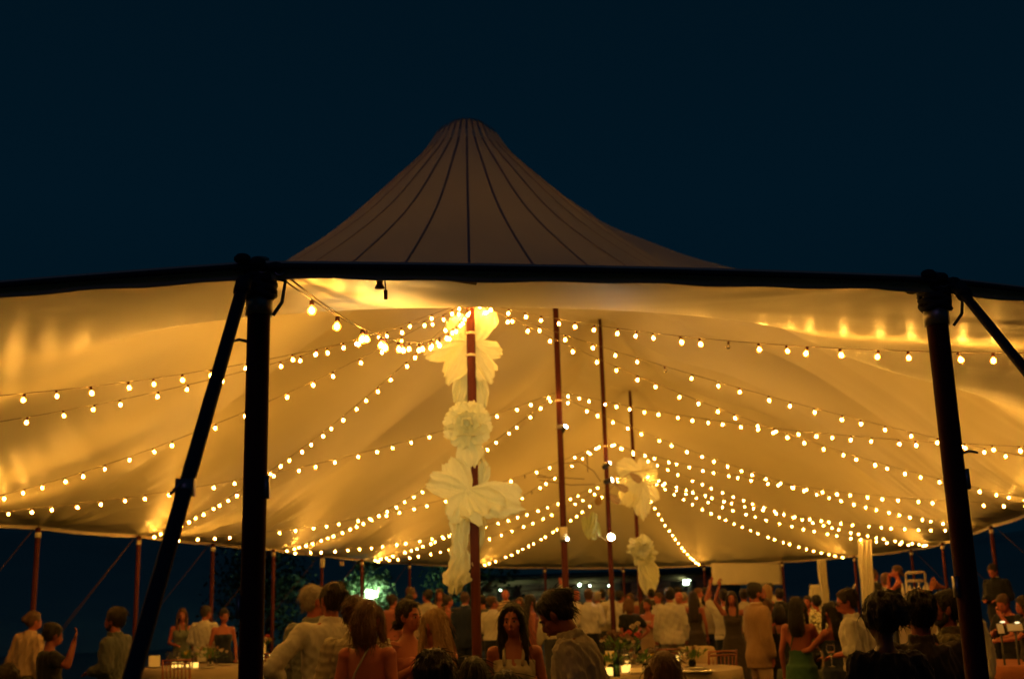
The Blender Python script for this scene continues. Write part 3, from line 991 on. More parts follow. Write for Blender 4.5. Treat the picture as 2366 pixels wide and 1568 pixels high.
# a long low building with a few lit lamps
M_WALLB = mat('brown_boards', (0.46, 0.31, 0.17), 0.9, 0.25, 2, 0.3, 14, stretch=(0.4, 1, 6))
M_ROOFB = mat('dark_shingle', (0.05, 0.045, 0.04), 0.9, 0.3, 6, 0.5)
a, b = at(1100, 1400, 47), at(1655, 1400, 43)
bl = thing('long_building', 'long low brown building lit by small lamps beyond the far end', 'building', ((a[0] + b[0]) / 2, (a[1] + b[1]) / 2, 0), math.atan2(b[1] - a[1], b[0] - a[0]))
LB = math.hypot(b[0] - a[0], b[1] - a[1])
for q in range(10):
    mb = MB()
    mb.box((0, 0.012 * (q % 2), 0.115 + q * 0.235), (LB / 2, 0.05, 0.113))
    mb.obj('board', M_WALLB, bl)
mb = MB()
mb.box((0, 2.1, 1.18), (LB / 2 - 0.02, 1.98, 1.17))
mb.obj('wall', M_WALLB, bl)
mb = MB()
mb.loft([[(-LB / 2 - 0.3, -0.35, 2.37), (-LB / 2 - 0.3, 2.1, 2.46), (-LB / 2 - 0.3, 4.4, 2.37), (-LB / 2 - 0.3, 4.4, 2.45), (-LB / 2 - 0.3, 2.1, 2.58), (-LB / 2 - 0.3, -0.35, 2.45)],
         [(LB / 2 + 0.3, -0.35, 2.37), (LB / 2 + 0.3, 2.1, 2.46), (LB / 2 + 0.3, 4.4, 2.37), (LB / 2 + 0.3, 4.4, 2.45), (LB / 2 + 0.3, 2.1, 2.58), (LB / 2 + 0.3, -0.35, 2.45)]])
mb.obj('roof', M_ROOFB, bl, smooth=False)
for q, x_ in enumerate((-0.35, -0.05, 0.12, 0.38)):
    mb = MB()
    mb.box((x_ * LB, -0.055, 1.05), (0.5, 0.03, 1.03))
    mb.obj('door', mat('door_paint', (0.12, 0.09, 0.06), 0.6, 0.2, 8, 0.1), bl)
M_WL = emit('green_white_lamp', (0.70, 1.0, 0.66), 18.0)
LAMPS = (('smallest dim lamp on the left end of the long building', 1156, 1362, 0.035, 45.6), ('bright lamp on the long building right of the second centre pole', 1340, 1350, 0.06, 44.5),
         ('faint lamp on the long building over the grey haired men', 1364, 1352, 0.035, 44.3), ('faint lamp on the long building left of the ruffled rosette', 1408, 1352, 0.03, 44.1))
for lab, x, y, r_, Y in LAMPS:
    p = at(x, y, Y)
    # in front of the boards of the wall
    k_ = (p[0] - a[0]) / (b[0] - a[0])
    p = np.array([p[0], a[1] + (b[1] - a[1]) * k_ - 0.35, p[2]])
    t = thing('wall_lamp', lab, 'wall lamp', p, group='lamps on the long building')
    mb = MB()
    mb.tube([(0, 0.28, 0.08), (0, 0.1, 0.13), (0, 0, 0.09)], 0.015, 6)
    mb.lathe([(0.02, 0.11), (r_ + 0.04, 0.05), (r_ + 0.035, 0.045), (0.02, 0.10)], n=10)
    mb.obj('bracket', M_BLACK, t)
    mb = MB()
    mb.ell((0, 0, 0), (r_, r_, r_ * 0.9), n=10, m=6)
    mb.obj('globe', M_WL, t)
p = at(1590, 1344, 43)
t = thing('lit_window', 'two bright slats of a lit louvred window on the long building', 'window', (p[0], a[1] + (b[1] - a[1]) * (p[0] - a[0]) / (b[0] - a[0]) - 0.11, p[2]), group='lamps on the long building')
for dz in (-0.055, 0.055):
    mb = MB()
    mb.box((0, 0, dz), (0.13, 0.012, 0.03), rotx(0.3))
    mb.obj('slat', M_WL, t)
mb = MB()
for dz in (-0.13, 0.13): mb.box((0, 0.02, dz), (0.17, 0.02, 0.02))
for dx in (-0.16, 0.16): mb.box((dx, 0.0205, 0), (0.02, 0.02, 0.11))
mb.obj('frame', M_BLACK, t)

# ------------------------------------------------------------------ hanging curtains and canvas panel at the far right
M_CURT = mat('sidewall_canvas', (0.74, 0.68, 0.52), 0.8, 0.08, 5, 0.15, 30, trans=0.15)


def curtain(label, pts, Y, name='side_curtain', fold=0.03, nf=3, thick=0.05, gr='white side curtains at the eave'):
    """hanging cloth: rows of (x left, x right, y) in photo units"""
    c = at(pts[0][0], pts[0][2], Y)
    rows = []
    for a, b in zip(pts[:-1], pts[1:]):
        for q in range(4): rows.append([a[k] + (b[k] - a[k]) * q / 4 for k in range(3)])
    rows.append(pts[-1])
    nv = 17
    rings = []
    for i, (xl, xr, y) in enumerate(rows):
        f = [at(xl + (xr - xl) * j / (nv - 1), y, Y) for j in range(nv)]
        fr = [p + np.array([0, fold * math.sin(j / (nv - 1) * math.pi * 2 * nf + 0.3 * i), 0]) for j, p in enumerate(f)]
        bk = [p + np.array([0, thick, 0]) for p in fr[::-1]]
        rings.append(np.array(fr + bk) - c)
    mb = MB()
    mb.loft(rings)
    o = mb.obj(name, M_CURT)
    o.location = c
    return tag(o, label, 'curtain', gr)


curtain('tall broad white curtain hanging from the eave, left of the stage', [(1984, 2014, 1246), (1985, 2016, 1300), (1990, 2020, 1340), (1994, 2022, 1420), (1996, 2024, 1520)], 27.0)
curtain('narrow pale curtain hanging between canvas panel and stage', [(1889, 1908, 1292), (1892, 1912, 1330), (1899, 1917, 1370), (1901, 1916, 1450)], 30.0)
curtain('shorter greenish grey curtain behind the narrow pale one', [(1872, 1900, 1350), (1870, 1902, 1380), (1868, 1902, 1450)], 31.5, nf=4)
curtain('wide canvas panel hanging at the far right end of the tent', [(1643, 1806, 1300), (1645, 1808, 1325), (1646, 1809, 1350)], 33.3, 'canvas_panel', fold=0.01, nf=1, thick=0.02)
for n_, (x, y0, y1, Y) in enumerate(((745, 1290, 1310, 25.9), (790, 1296, 1306, 27.6))):
    curtain('small white cloth tab hanging from the eave, ' + ('left' if n_ == 0 else 'right') + ' of two above the men in shirts', [(x - 5, x + 5, y0), (x - 5, x + 5, y1)], Y, 'cloth_tab', 0.01, 1, 0.02, 'cloth tabs at the eave')

# ------------------------------------------------------------------ people
HC = np.array([0, 0.012, 1.645])             # centre of the head in the figure's own frame
NECK = np.array([0, 0.0, 1.49])
# torso sections: height, half width, half depth, forward offset
TORSO = {'m': [(0.80, 0.160, 0.105, -0.01), (0.88, 0.172, 0.118, -0.012), (0.95, 0.168, 0.115, -0.008), (1.03, 0.156, 0.108, 0.0), (1.10, 0.152, 0.104, 0.004), (1.18, 0.160, 0.108, 0.004), (1.26, 0.172, 0.114, 0.002),
               (1.34, 0.182, 0.114, -0.004), (1.40, 0.182, 0.102, -0.010), (1.44, 0.160, 0.084, -0.014), (1.475, 0.105, 0.068, -0.012), (1.50, 0.066, 0.062, -0.006)],
         'f': [(0.80, 0.165, 0.108, -0.012), (0.88, 0.176, 0.122, -0.016), (0.95, 0.166, 0.114, -0.010), (1.03, 0.138, 0.096, 0.0), (1.10, 0.122, 0.086, 0.004), (1.17, 0.128, 0.090, 0.006), (1.25, 0.146, 0.108, 0.014),
               (1.32, 0.150, 0.108, 0.010), (1.38, 0.152, 0.090, -0.006), (1.43, 0.138, 0.074, -0.012), (1.47, 0.085, 0.058, -0.010), (1.50, 0.053, 0.053, -0.004)]}
SHX = {'m': 0.185, 'f': 0.160}
ARMS = {'down': ((0.245, -0.035, 1.145), (0.255, 0.045, 0.90)), 'hip': ((0.40, -0.09, 1.16), (0.215, 0.035, 0.99)), 'bent': ((0.235, -0.05, 1.16), (0.13, 0.19, 1.12)),
        'drink': ((0.23, 0.03, 1.165), (0.10, 0.25, 1.28)), 'up': ((0.31, 0.08, 1.60), (0.22, 0.12, 1.86)), 'chin': ((0.19, 0.19, 1.17), (0.06, 0.17, 1.44)), 'reach': ((0.22, 0.20, 1.22), (0.12, 0.44, 1.18)),
        'wide': ((0.42, 0.06, 1.30), (0.62, 0.20, 1.36)), 'raise': ((0.36, 0.14, 1.32), (0.34, 0.20, 1.58)), 'hold': ((0.22, 0.16, 1.20), (0.05, 0.30, 1.30)), 'mouth': ((0.20, 0.20, 1.22), (0.035, 0.19, 1.50)),
        'point': ((0.34, 0.22, 1.38), (0.40, 0.48, 1.46)), 'back': ((0.27, -0.12, 1.17), (0.10, -0.16, 1.02))}


def sect(z, hx, hy, oy, n=20, pw=2.4):
    a = np.linspace(0, 2 * math.pi, n, endpoint=False)
    c, s = np.cos(a), np.sin(a)
    return np.stack([np.sign(c) * np.abs(c) ** (2 / pw) * hx, np.sign(s) * np.abs(s) ** (2 / pw) * hy + oy, np.full(n, z)], 1)


def torso(mb, sex, z0, z1, off, flare=0.0, pw=2.4):
    T = np.array(TORSO[sex])
    zs = [z0] + [z for z in T[:, 0] if z0 < z < z1] + [z1]
    rings = []
    for z in zs:
        hx, hy, oy = (np.interp(z, T[:, 0], T[:, k]) for k in (1, 2, 3))
        e = off + flare * max(0, 1.1 - z)
        rings.append(sect(z, hx + e, hy + e, oy, pw=pw))
    mb.loft(rings)


def arm_pts(pose, side, sex):
    e, w = ARMS[pose] if isinstance(pose, str) else pose
    sx = SHX[sex]
    k = sx - 0.185
    return [np.array([side * sx, -0.012, 1.415]), np.array([side * (e[0] + k), e[1], e[2]]), np.array([side * (w[0] + (k if abs(w[0]) > 0.15 else 0)), w[1], w[2]])]


def hand(mb, w, e, side, fine):
    d = (w - e) / np.linalg.norm(w - e)
    up = np.array([0, 0, 1.0]) if abs(d[2]) < 0.8 else np.array([0, 1.0, 0])
    x = np.cross(d, up); x /= np.linalg.norm(x)          # across the palm
    nrm = np.cross(x, d)                                  # palm normal
    if side < 0: nrm = nrm * 1.0
    M = np.stack([x, nrm, d], 1)
    mb.ell(w + d * 0.048, (0.038, 0.018, 0.052), M, 10, 6)
    for q, (o, l) in enumerate(((-0.029, 0.066), (-0.010, 0.078), (0.010, 0.073), (0.028, 0.058))):
        b = w + d * 0.085 + x * o
        k1 = b + d * l * 0.5 - nrm * 0.012
        k2 = k1 + d * l * 0.38 - nrm * 0.030
        mb.limb([b, k1, k2], [0.0098, 0.0088, 0.0072], 7)
    th = w + d * 0.022 - x * side * 0.030
    mb.limb([th, th + d * 0.028 - x * side * 0.022 - nrm * 0.008, th + d * 0.058 - x * side * 0.024 - nrm * 0.02], [0.013, 0.011, 0.008], 7)


def head_prims(mb, sex, fine):
    k = 1.0 if sex == 'm' else 0.95
    c = HC
    mb.ell(c + (0, -0.014, 0.026), (0.077 * k, 0.096 * k, 0.088), n=18, m=11)
    mb.ell(c + (0, 0.022, -0.040), (0.061 * k, 0.070, 0.074), n=16, m=10)
    mb.ell(c + (0, 0.052, -0.088), (0.034 * k, 0.032, 0.024), n=10, m=6)
    mb.ell(c + (0, 0.068, 0.014), (0.056 * k, 0.022, 0.014), n=12, m=6)
    for s in (-1, 1):
        mb.ell(c + (s * 0.042 * k, 0.056, -0.026), (0.022, 0.022, 0.020), n=8, m=5)
        mb.ell(c + (s * 0.080 * k, -0.008, -0.012), (0.010, 0.020, 0.032), roty(s * 0.15), n=8, m=6)
    # nose, lips
    mb.tube([c + (0, 0.082, 0.012), c + (0, 0.100, -0.016), c + (0, 0.108, -0.030), c + (0, 0.092, -0.038)], [0.008, 0.011, 0.015, 0.012], 8)
    mb.ell(c + (0, 0.089, -0.056), (0.024, 0.010, 0.007), n=10, m=5)
    mb.ell(c + (0, 0.086, -0.068), (0.020, 0.010, 0.007), n=10, m=5)


def figure(sex, arms, lean=0.0, seated=False, neckw=1.0):
    """continuous body: pelvis, torso, neck, head, arms with hands, legs with feet"""
    mb = MB()
    torso(mb, sex, 0.80, 1.50, -0.006)
    for s in (-1, 1): mb.ell((s * SHX[sex] * 0.94, -0.012, 1.412), (0.062, 0.058, 0.056), n=12, m=7)
    nr = 0.056 if sex == 'm' else 0.046
    mb.limb([(0, -0.012, 1.45), (0, -0.004, 1.52), (0, 0.008, 1.60)], [nr * 1.18, nr, nr], 14)
    if sex == 'f':
        for s in (-1, 1): mb.ell((s * 0.066, 0.090, 1.275), (0.058, 0.05, 0.056), n=12, m=7)
    head_prims(mb, sex, True)
    ak = 1.0 if sex == 'm' else 0.83
    for s, p in ((-1, arms[0]), (1, arms[1])):
        S, E, Wr = arm_pts(p, s, sex)
        mb.limb([S, S * 0.45 + E * 0.55, E], [0.056 * ak, 0.047 * ak, 0.042 * ak], 12)
        mb.limb([E, E * 0.65 + Wr * 0.35, Wr], [0.042 * ak, 0.042 * ak, 0.028 * ak], 12)
        hand(mb, Wr, E, s, True)
    return mb


def leg_prims(mb, sex, seated, off=0.0, full=True):
    for s in (-1, 1):
        if seated:
            hip, kn, an = np.array([s * 0.095, 0.0, 0.90]), np.array([s * 0.12, 0.43, 0.92]), np.array([s * 0.12, 0.40, 0.50])
        else:
            hip, kn, an = np.array([s * 0.090, 0.0, 0.86]), np.array([s * 0.105, 0.018, 0.49]), np.array([s * 0.115, -0.012, 0.09])
        mb.limb([hip, hip * 0.5 + kn * 0.5, kn], [0.088 + off, 0.075 + off, 0.056 + off], 12)
        mb.limb([kn, kn * 0.65 + an * 0.35 + (0, -0.015, 0), an], [0.055 + off, 0.054 + off, (0.040 if not off else 0.05 + off)], 12)
        if full: mb.limb([an + (0, -0.02, -0.045), an + (s * 0.01, 0.07, -0.055), an + (s * 0.018, 0.14, -0.062)], [0.038, 0.036, 0.026], 8)


def head_xf(v, hy, hp, hr):
    """turn the head (and what is worn on it) on the neck"""
    M = rotz(hy) @ rotx(-hp) @ roty(hr)
    piv = NECK + (0, 0, 0.05)
    w = np.clip((v[:, 2] - 1.50) / 0.07, 0, 1)[:, None]
    return v, M, piv, w


def pose(v, hy, hp, hr, lean, side, headpart=None):
    v = v.copy()
    M = rotz(hy) @ rotx(-hp) @ roty(hr)
    piv = NECK + np.array([0, 0, 0.045])
    if headpart is None:
        near = np.hypot(v[:, 0], v[:, 1]) < 0.2
        w = np.clip((v[:, 2] - 1.505) / 0.06, 0, 1) * near
        isarm = (np.abs(v[:, 0]) > 0.13) | (v[:, 1] > 0.135)
        w = np.where(isarm, 0, w)[:, None]
    else:
        w = np.ones((len(v), 1)) if headpart is True else headpart(v)[:, None]
    r_ = (v - piv) @ M.T + piv
    v = v * (1 - w) + r_ * w
    if lean or side:
        z0 = 0.98
        t = np.clip((v[:, 2] - z0) / 0.28, 0, 1)
        t = t * t * (3 - 2 * t)
        a, b = -lean * t, side * t
        p = v - [0, 0, z0]
        y = p[:, 1] * np.cos(a) - p[:, 2] * np.sin(a)
        z = p[:, 1] * np.sin(a) + p[:, 2] * np.cos(a)
        x = p[:, 0] * np.cos(b) + z * np.sin(b)
        z = -p[:, 0] * np.sin(b) + z * np.cos(b)
        v = np.stack([x, y, z + z0], 1)
    return v


def blend(mb, name, vox, smooth_it=3, wrinkle=0.0, wfreq=1.0, seed=0, streak=None):
    """fuse the collected shapes into one continuous surface"""
    me = bpy.data.meshes.new(name)
    me.from_pydata(mb.pts().tolist(), [], mb.f)
    ob = bpy.data.objects.new(name, me)
    COL.objects.link(ob)
    m = ob.modifiers.new('r', 'REMESH')
    m.mode = 'VOXEL'
    m.voxel_size = vox
    if smooth_it:
        q = ob.modifiers.new('s', 'SMOOTH')
        q.factor = 0.5
        q.iterations = smooth_it
    dg = bpy.context.evaluated_depsgraph_get()
    out = bpy.data.meshes.new_from_object(ob.evaluated_get(dg))
    bpy.data.objects.remove(ob)
    bpy.data.meshes.remove(me)
    out.name = name
    nv = len(out.vertices)
    co = np.empty(nv * 3)
    out.vertices.foreach_get('co', co)
    co = co.reshape(-1, 3)
    if wrinkle or streak:
        no = np.empty(nv * 3)
        out.vertices.foreach_get('normal', no)
        no = no.reshape(-1, 3)
        r_ = np.random.default_rng(seed)
        d = np.zeros(nv)
        if wrinkle:
            for q in range(7):
                k = r_.normal(0, 1, 3) * np.array([96, 96, 42]) * wfreq * (0.5 + 0.22 * q)
                ph = r_.uniform(0, 6.28)
                k2 = r_.normal(0, 6, 3)
                d += (1 - 1.6 * np.abs(np.sin(0.5 * (co @ k) + ph + 1.2 * np.sin(co @ k2 + ph)))) / (1 + 0.3 * q)
            d *= wrinkle * 0.5
        if streak:
            an = np.arctan2(co[:, 0] - HC[0], co[:, 1] - HC[1])
            d += streak * (np.sin(an * 17 + 9 * co[:, 2]) + 0.8 * np.sin(an * 31 - 14 * co[:, 2] + 1) + 0.5 * np.sin(an * 53 + 6 * co[:, 2]))
        co = co + no * d[:, None]
    return out, co


def finish(me, co, m):
    me.vertices.foreach_set('co', co.ravel())
    me.materials.clear()
    me.materials.append(m)
    me.shade_smooth()
    me.update()
    return me


def hair_prims(mb, style, sex, r_):
    c = HC
    k = 1.0 if sex == 'm' else 0.95
    if style == 'bald':
        for s in (-1, 1): mb.ell(c + (s * 0.055 * k, -0.05, 0.0), (0.03, 0.055, 0.042), n=10, m=6)
        mb.ell(c + (0, -0.082, 0.0), (0.06, 0.03, 0.045), n=10, m=6)
        return
    top = {'short': 0.010, 'crop': 0.004, 'curly': 0.022, 'thick': 0.02}.get(style, 0.012)
    mb.ell(c + (0, -0.030, 0.040), (0.083 * k + top * 0.5, 0.100 * k + top * 0.4, 0.090 + top), n=18, m=11)
    mb.ell(c + (0, -0.052, -0.004), (0.078 * k + top * 0.4, 0.062, 0.072), n=16, m=9)
    mb.ell(c + (0, 0.020, 0.088), (0.056, 0.052, 0.026 + top), n=12, m=6)
    for s in (-1, 1): mb.ell(c + (s * 0.071 * k, 0.010, 0.030), (0.014, 0.034, 0.045), n=8, m=6)
    if style in ('short', 'curly', 'thick'):
        nb = {'short': 10, 'curly': 40, 'thick': 26}[style]
        for q in range(nb):
            a, b = r_.uniform(0, 6.28), r_.uniform(0.25, 1.35)
            d = np.array([math.cos(a) * math.cos(b), math.sin(a) * math.cos(b) - 0.25, math.sin(b)])
            if d[1] > 0.45 and d[2] < 0.75: continue
            sz = 0.02 if style == 'curly' else 0.026
            mb.ell(c + (0, -0.02, 0.03) + d * np.array([0.078, 0.098, 0.090 + top * 0.6]), (sz, sz, sz * 0.8), n=7, m=5)
    if style in ('long', 'verylong', 'bob'):
        l = {'long': 0.33, 'verylong': 0.46, 'bob': 0.155}[style]
        wd = {'long': 0.098, 'verylong': 0.105, 'bob': 0.092}[style]
        rings = []
        for q in range(9):
            t = q / 8
            z = c[2] + 0.06 - t * (l + 0.06)
            rings.append(sect(z, (0.078 + (wd - 0.078) * math.sin(t * 2.2)) * (1 - 0.25 * max(0, t - 0.75) * 4), (0.072 if style == 'bob' else 0.058) * (1 - 0.35 * t), (-0.036 if style == 'bob' else -0.052) - 0.020 * math.sin(t * 3) - (0.035 * t if l > 0.2 else 0), n=18, pw=2.2))
        mb.loft(rings)
        for s in (-1, 1):
            f = 0.055 if style != 'bob' else 0.03
            mb.limb([c + (s * 0.050, 0.050, 0.075), c + (s * 0.083, 0.036, 0.015), c + (s * 0.088, 0.022, -0.07), c + (s * 0.092, 0.02 + f * 0.3, -min(l, 0.13)), c + (s * 0.090, 0.015 + (f if l > 0.2 else 0), -l * 0.85)],
                    [0.018, 0.022, 0.028, 0.028, 0.016], 10)
    if style == 'bun':
        mb.ell(c + (0, -0.135, 0.015), (0.045, 0.040, 0.045), n=12, m=8)
    if style == 'lowbun':
        mb.ell(c + (0, -0.125, -0.065), (0.050, 0.042, 0.042), n=12, m=8)
    if style == 'topknot':
        mb.ell(c + (0, -0.118, 0.045), (0.052, 0.046, 0.050), n=12, m=8)
        mb.ell(c + (0.012, -0.145, 0.055), (0.032, 0.028, 0.036), n=10, m=6)
    if style == 'pony':
        mb.limb([c + (0, -0.125, 0.01), c + (0, -0.16, -0.05), c + (0, -0.14, -0.16), c + (0, -0.12, -0.24)], [0.03, 0.036, 0.03, 0.012], 10)
    if style == 'bigcurl':
        for q in range(70):
            a, b = r_.uniform(0, 6.28), r_.uniform(-0.5, 1.5)
            d = np.array([math.cos(a) * math.cos(b), math.sin(a) * math.cos(b) - 0.35, math.sin(b)])
            if d[1] > 0.3: continue
            mb.ell(c + (0, -0.035, 0.03) + d * np.array([0.098, 0.105, 0.098]), (0.034, 0.034, 0.03), n=7, m=5)


SKIN = {'fair': (0.42, 0.15, 0.10), 'mid': (0.33, 0.10, 0.07), 'tan': (0.24, 0.07, 0.048), 'deep': (0.08, 0.035, 0.025), 'pink': (0.43, 0.12, 0.085)}
HAIRC = {'black': (0.012, 0.010, 0.010), 'dark': (0.025, 0.016, 0.012), 'brown': (0.085, 0.042, 0.022), 'lightbrown': (0.15, 0.07, 0.035), 'blond': (0.40, 0.24, 0.10), 'grey': (0.33, 0.29, 0.26), 'white': (0.6, 0.55, 0.5)}
CLOTHC = {'white': (0.50, 0.47, 0.44), 'cream': (0.38, 0.33, 0.25), 'bluegrey': (0.19, 0.20, 0.20), 'black': (0.012, 0.013, 0.016), 'navy': (0.015, 0.022, 0.045), 'charcoal': (0.05, 0.05, 0.055), 'tan': (0.27, 0.165, 0.09),
          'red': (0.80, 0.03, 0.035), 'green': (0.035, 0.10, 0.055), 'olive': (0.085, 0.075, 0.042), 'darkbrown': (0.045, 0.034, 0.026), 'beige': (0.36, 0.25, 0.17), 'grey': (0.20, 0.19, 0.17), 'greygreen': (0.14, 0.16, 0.12),
          'rose': (0.28, 0.09, 0.07), 'khaki': (0.30, 0.22, 0.13), 'slate': (0.07, 0.08, 0.09)}
M_EYE = mat('dark_iris', (0.015, 0.010, 0.008), 0.15, 0.1, 20, 0.0)
M_SCLERA = mat('eye_white', (0.35, 0.31, 0.28), 0.25, 0.05, 20, 0.0)
M_LIP = mat('lips', (0.34, 0.10, 0.08), 0.5, 0.1, 20, 0.0)
M_SHOE = mat('shoe_leather', (0.02, 0.014, 0.010), 0.35, 0.2, 20, 0.05)
M_LENS = mat('dark_glasses', (0.006, 0.006, 0.007), 0.08, 0.1, 20, 0.0, spec=0.6)
PSEED = [0]


def person(label, x, y, Y, yaw, sex='m', hair=('short', 'dark'), top=('shirt', 'white'), low=('trousers', 'charcoal'), arms=('down', 'down'), lean=0.0, side=0.0, hy=0.0, hp=0.0, hr=0.0,
           skin='mid', seated=False, vox=None, face=True, glasses=False, group=None, beard=None, hmul=1.0):
    """x, y: photo position of the top of the head; yaw 0 = seen from behind, 90 = facing photo left, 180 = facing the camera"""
    PSEED[0] += 1
    sd = PSEED[0]
    r_ = np.random.default_rng(sd)
    yaw, lean, side, hy, hp, hr = R(yaw), R(lean), R(side), R(hy), R(hp), R(hr)
    v0 = vox or min(0.0205, 0.0032 + 0.0011 * Y)
    sk = mat('skin_' + skin, SKIN[skin], 0.5, 0.12, 9, 0.06, 120, spec=0.35)
    hm = mat('hair_' + hair[1], HAIRC[hair[1]], 0.45, 0.45, 26, 0.9, 40, stretch=(5, 5, 0.6), spec=0.4)
    mb = figure(sex, arms)
    leg_prims(mb, sex, seated)
    me, co = blend(mb, 'body', v0, 2 if v0 < 0.012 else 1)
    co = pose(co, hy, hp, hr, lean, side)
    # head top after posing, to place and scale the figure
    ht = pose(np.array([HC + np.array([0, -0.02, 0.130])]), hy, hp, hr, lean, side, True)[0]
    dz = 0.43 if seated else 0.0
    tgt = at(x, y, Y)
    sc = tgt[2] / (ht[2] - dz) * hmul
    ca, sa = math.cos(yaw), math.sin(yaw)
    hx, hyy = ht[0] * sc, ht[1] * sc
    px_, py_ = tgt[0] - (hx * ca - hyy * sa), tgt[1] - (hx * sa + hyy * ca)
    root = thing('person', label, 'person', (px_, py_, 0), yaw, group)
    root.scale = (sc, sc, sc)
    sh = np.array([0, 0, -dz])
    put = lambda name, me_, co_, m_: link(bpy.data.objects.new(name, finish(me_, co_ + sh, m_)), root)
    put('body', me, co, sk)

    # hair
    mb = MB()
    hair_prims(mb, hair[0], sex, r_)
    me, hc = blend(mb, 'hair', max(v0 * 0.9, 0.006), 1, streak=0.0024 if hair[0] not in ('crop', 'bald') else 0.0005)
    put('hair', me, pose(hc, hy, hp, hr, lean, side, True), hm)
    if v0 < 0.0175 and hair[0] != 'bald':
        # loose strands lying on and lifting off the hair
        nn = np.empty(len(me.vertices) * 3)
        me.vertices.foreach_get('normal', nn)
        nn = nn.reshape(-1, 3)
        longh = hair[0] in ('long', 'verylong', 'bob')
        ok = np.where((hc[:, 2] > HC[2] - (0.25 if longh else 0.06)) & (nn[:, 1] < 0.75))[0]
        mb = MB()
        for q in r_.choice(ok, min(len(ok), 230), replace=False):
            p0, n0 = hc[q], nn[q]
            fl = np.array([0.15 * r_.normal(), -0.35 + 0.2 * r_.normal(), -1.0])
            fl -= n0 * (fl @ n0)
            fl /= np.linalg.norm(fl) + 1e-6
            l_ = r_.uniform(0.05, 0.14) * (1.25 if longh else 0.5)
            lift = r_.uniform(0.0, 0.10) ** 1.3
            mb.tube([p0 - n0 * 0.003, p0 + fl * l_ * 0.45 + n0 * (0.003 + l_ * lift), p0 + fl * l_ + n0 * (0.002 + l_ * lift * 2.2) + r_.normal(0, 0.004, 3)], [0.0028, 0.0024, 0.0008], 3, cap=False)
        st_ = mb.obj('loose_hair', hm, root)
        st_.data.vertices.foreach_set('co', (pose(mb.pts(), hy, hp, hr, lean, side, True) + sh).ravel())
        st_['kind'] = 'stuff'
    if beard:
        mb = MB()
        mb.ell(HC + (0, 0.038, -0.084), (0.054, 0.052, 0.036), n=14, m=8)
        for s in (-1, 1): mb.ell(HC + (s * 0.060, 0.012, -0.050), (0.014, 0.028, 0.045), n=8, m=6)
        mb.ell(HC + (0, 0.090, -0.046), (0.030, 0.010, 0.006), n=10, m=5)
        me, hc = blend(mb, 'beard', max(v0, 0.007), 1)
        put('beard', me, pose(hc, hy, hp, hr, lean, side, True), hm)
    # face
    xf = lambda p: pose(np.array([p]), hy, hp, hr, lean, side, True)[0] + sh
    kx = 1.0 if sex == 'm' else 0.95
    Mh = (rotx(-lean) @ rotz(hy) @ rotx(-hp) @ roty(hr))
    if face:
        for s in (-1, 1):
            mb = MB()
            mb.ell(xf(HC + (s * 0.031 * kx, 0.078, -0.006)), (0.0125, 0.0085, 0.006), Mh, 10, 6)
            e = mb.obj('eye', M_SCLERA, root)
            mb = MB()
            mb.ell(xf(HC + (s * 0.031 * kx, 0.0845, -0.006)), (0.0066, 0.0045, 0.0068), Mh, 8, 5)
            mb.obj('iris', M_EYE, e)
            mb = MB()
            q = [xf(HC + (s * a * kx, b, z)) for a, b, z in ((0.014, 0.090, 0.016), (0.032, 0.087, 0.022), (0.050, 0.074, 0.017))]
            mb.tube(q, [0.0042, 0.005, 0.003], 6)
            mb.obj('eyebrow', hm, root)
        mb = MB()
        mb.tube([xf(HC + (a, b, z)) for a, b, z in ((-0.022, 0.088, -0.062), (-0.008, 0.099, -0.059), (0.008, 0.099, -0.059), (0.022, 0.088, -0.062))], [0.003, 0.0065, 0.0065, 0.003], 8)
        mb.tube([xf(HC + (a, b, z)) for a, b, z in ((-0.019, 0.088, -0.064), (0.0, 0.098, -0.070), (0.019, 0.088, -0.064))], [0.003, 0.007, 0.003], 8)
        mb.obj('lips', M_LIP, root)
    if glasses:
        gl = link(bpy.data.objects.new('sunglasses', None), root)
        for s in (-1, 1):
            mb = MB()
            mb.ell(xf(HC + (s * 0.034, 0.098, -0.006)), (0.028, 0.005, 0.022), Mh, 12, 6)
            mb.obj('lens', M_LENS, gl)
            mb = MB()
            mb.tube([xf(HC + p) for p in ((s * 0.060, 0.090, 0.002), (s * 0.080, 0.04, 0.004), (s * 0.083, -0.01, 0.0))], 0.0035, 6)
            mb.obj('temple', M_LENS, gl)
        mb = MB()
        mb.tube([xf(HC + p) for p in ((-0.012, 0.106, 0.0), (0, 0.112, 0.003), (0.012, 0.106, 0.0))], 0.003, 6)
        mb.obj('bridge', M_LENS, gl)

    # clothes
    cm = lambda key, c_: mat('cloth_' + c_, CLOTHC[c_], 0.85, 0.12, 7, 0.06, 150, sheen=0.15, spec=0.2)
    off = max(0.012, v0 * 0.95)
    ak = 1.0 if sex == 'm' else 0.83

    def sleeves(mb, upto, o):
        for s, p in ((-1, arms[0]), (1, arms[1])):
            S, E, Wr = arm_pts(p, s, sex)
            mb.ell((s * SHX[sex] * 0.94, -0.012, 1.412), np.array((0.062, 0.058, 0.056)) + o, n=12, m=7)
            if upto >= 1.0:
                mb.limb([S, S * 0.5 + E * 0.5, E], [0.056 * ak + o, 0.050 * ak + o, 0.046 * ak + o], 12)
                t = min(1, upto - 1)
                En = E + (Wr - E) * t
                mb.limb([E, E * 0.5 + En * 0.5, En], [0.046 * ak + o, 0.045 * ak + o, (0.036 if t > 0.7 else 0.045) * ak + o], 12)
            else:
                En = S + (E - S) * upto
                mb.limb([S, En], [0.056 * ak + o, 0.054 * ak + o * 1.3], 12)

    kind, colr = top
    nofold = lambda v: np.zeros(len(v))
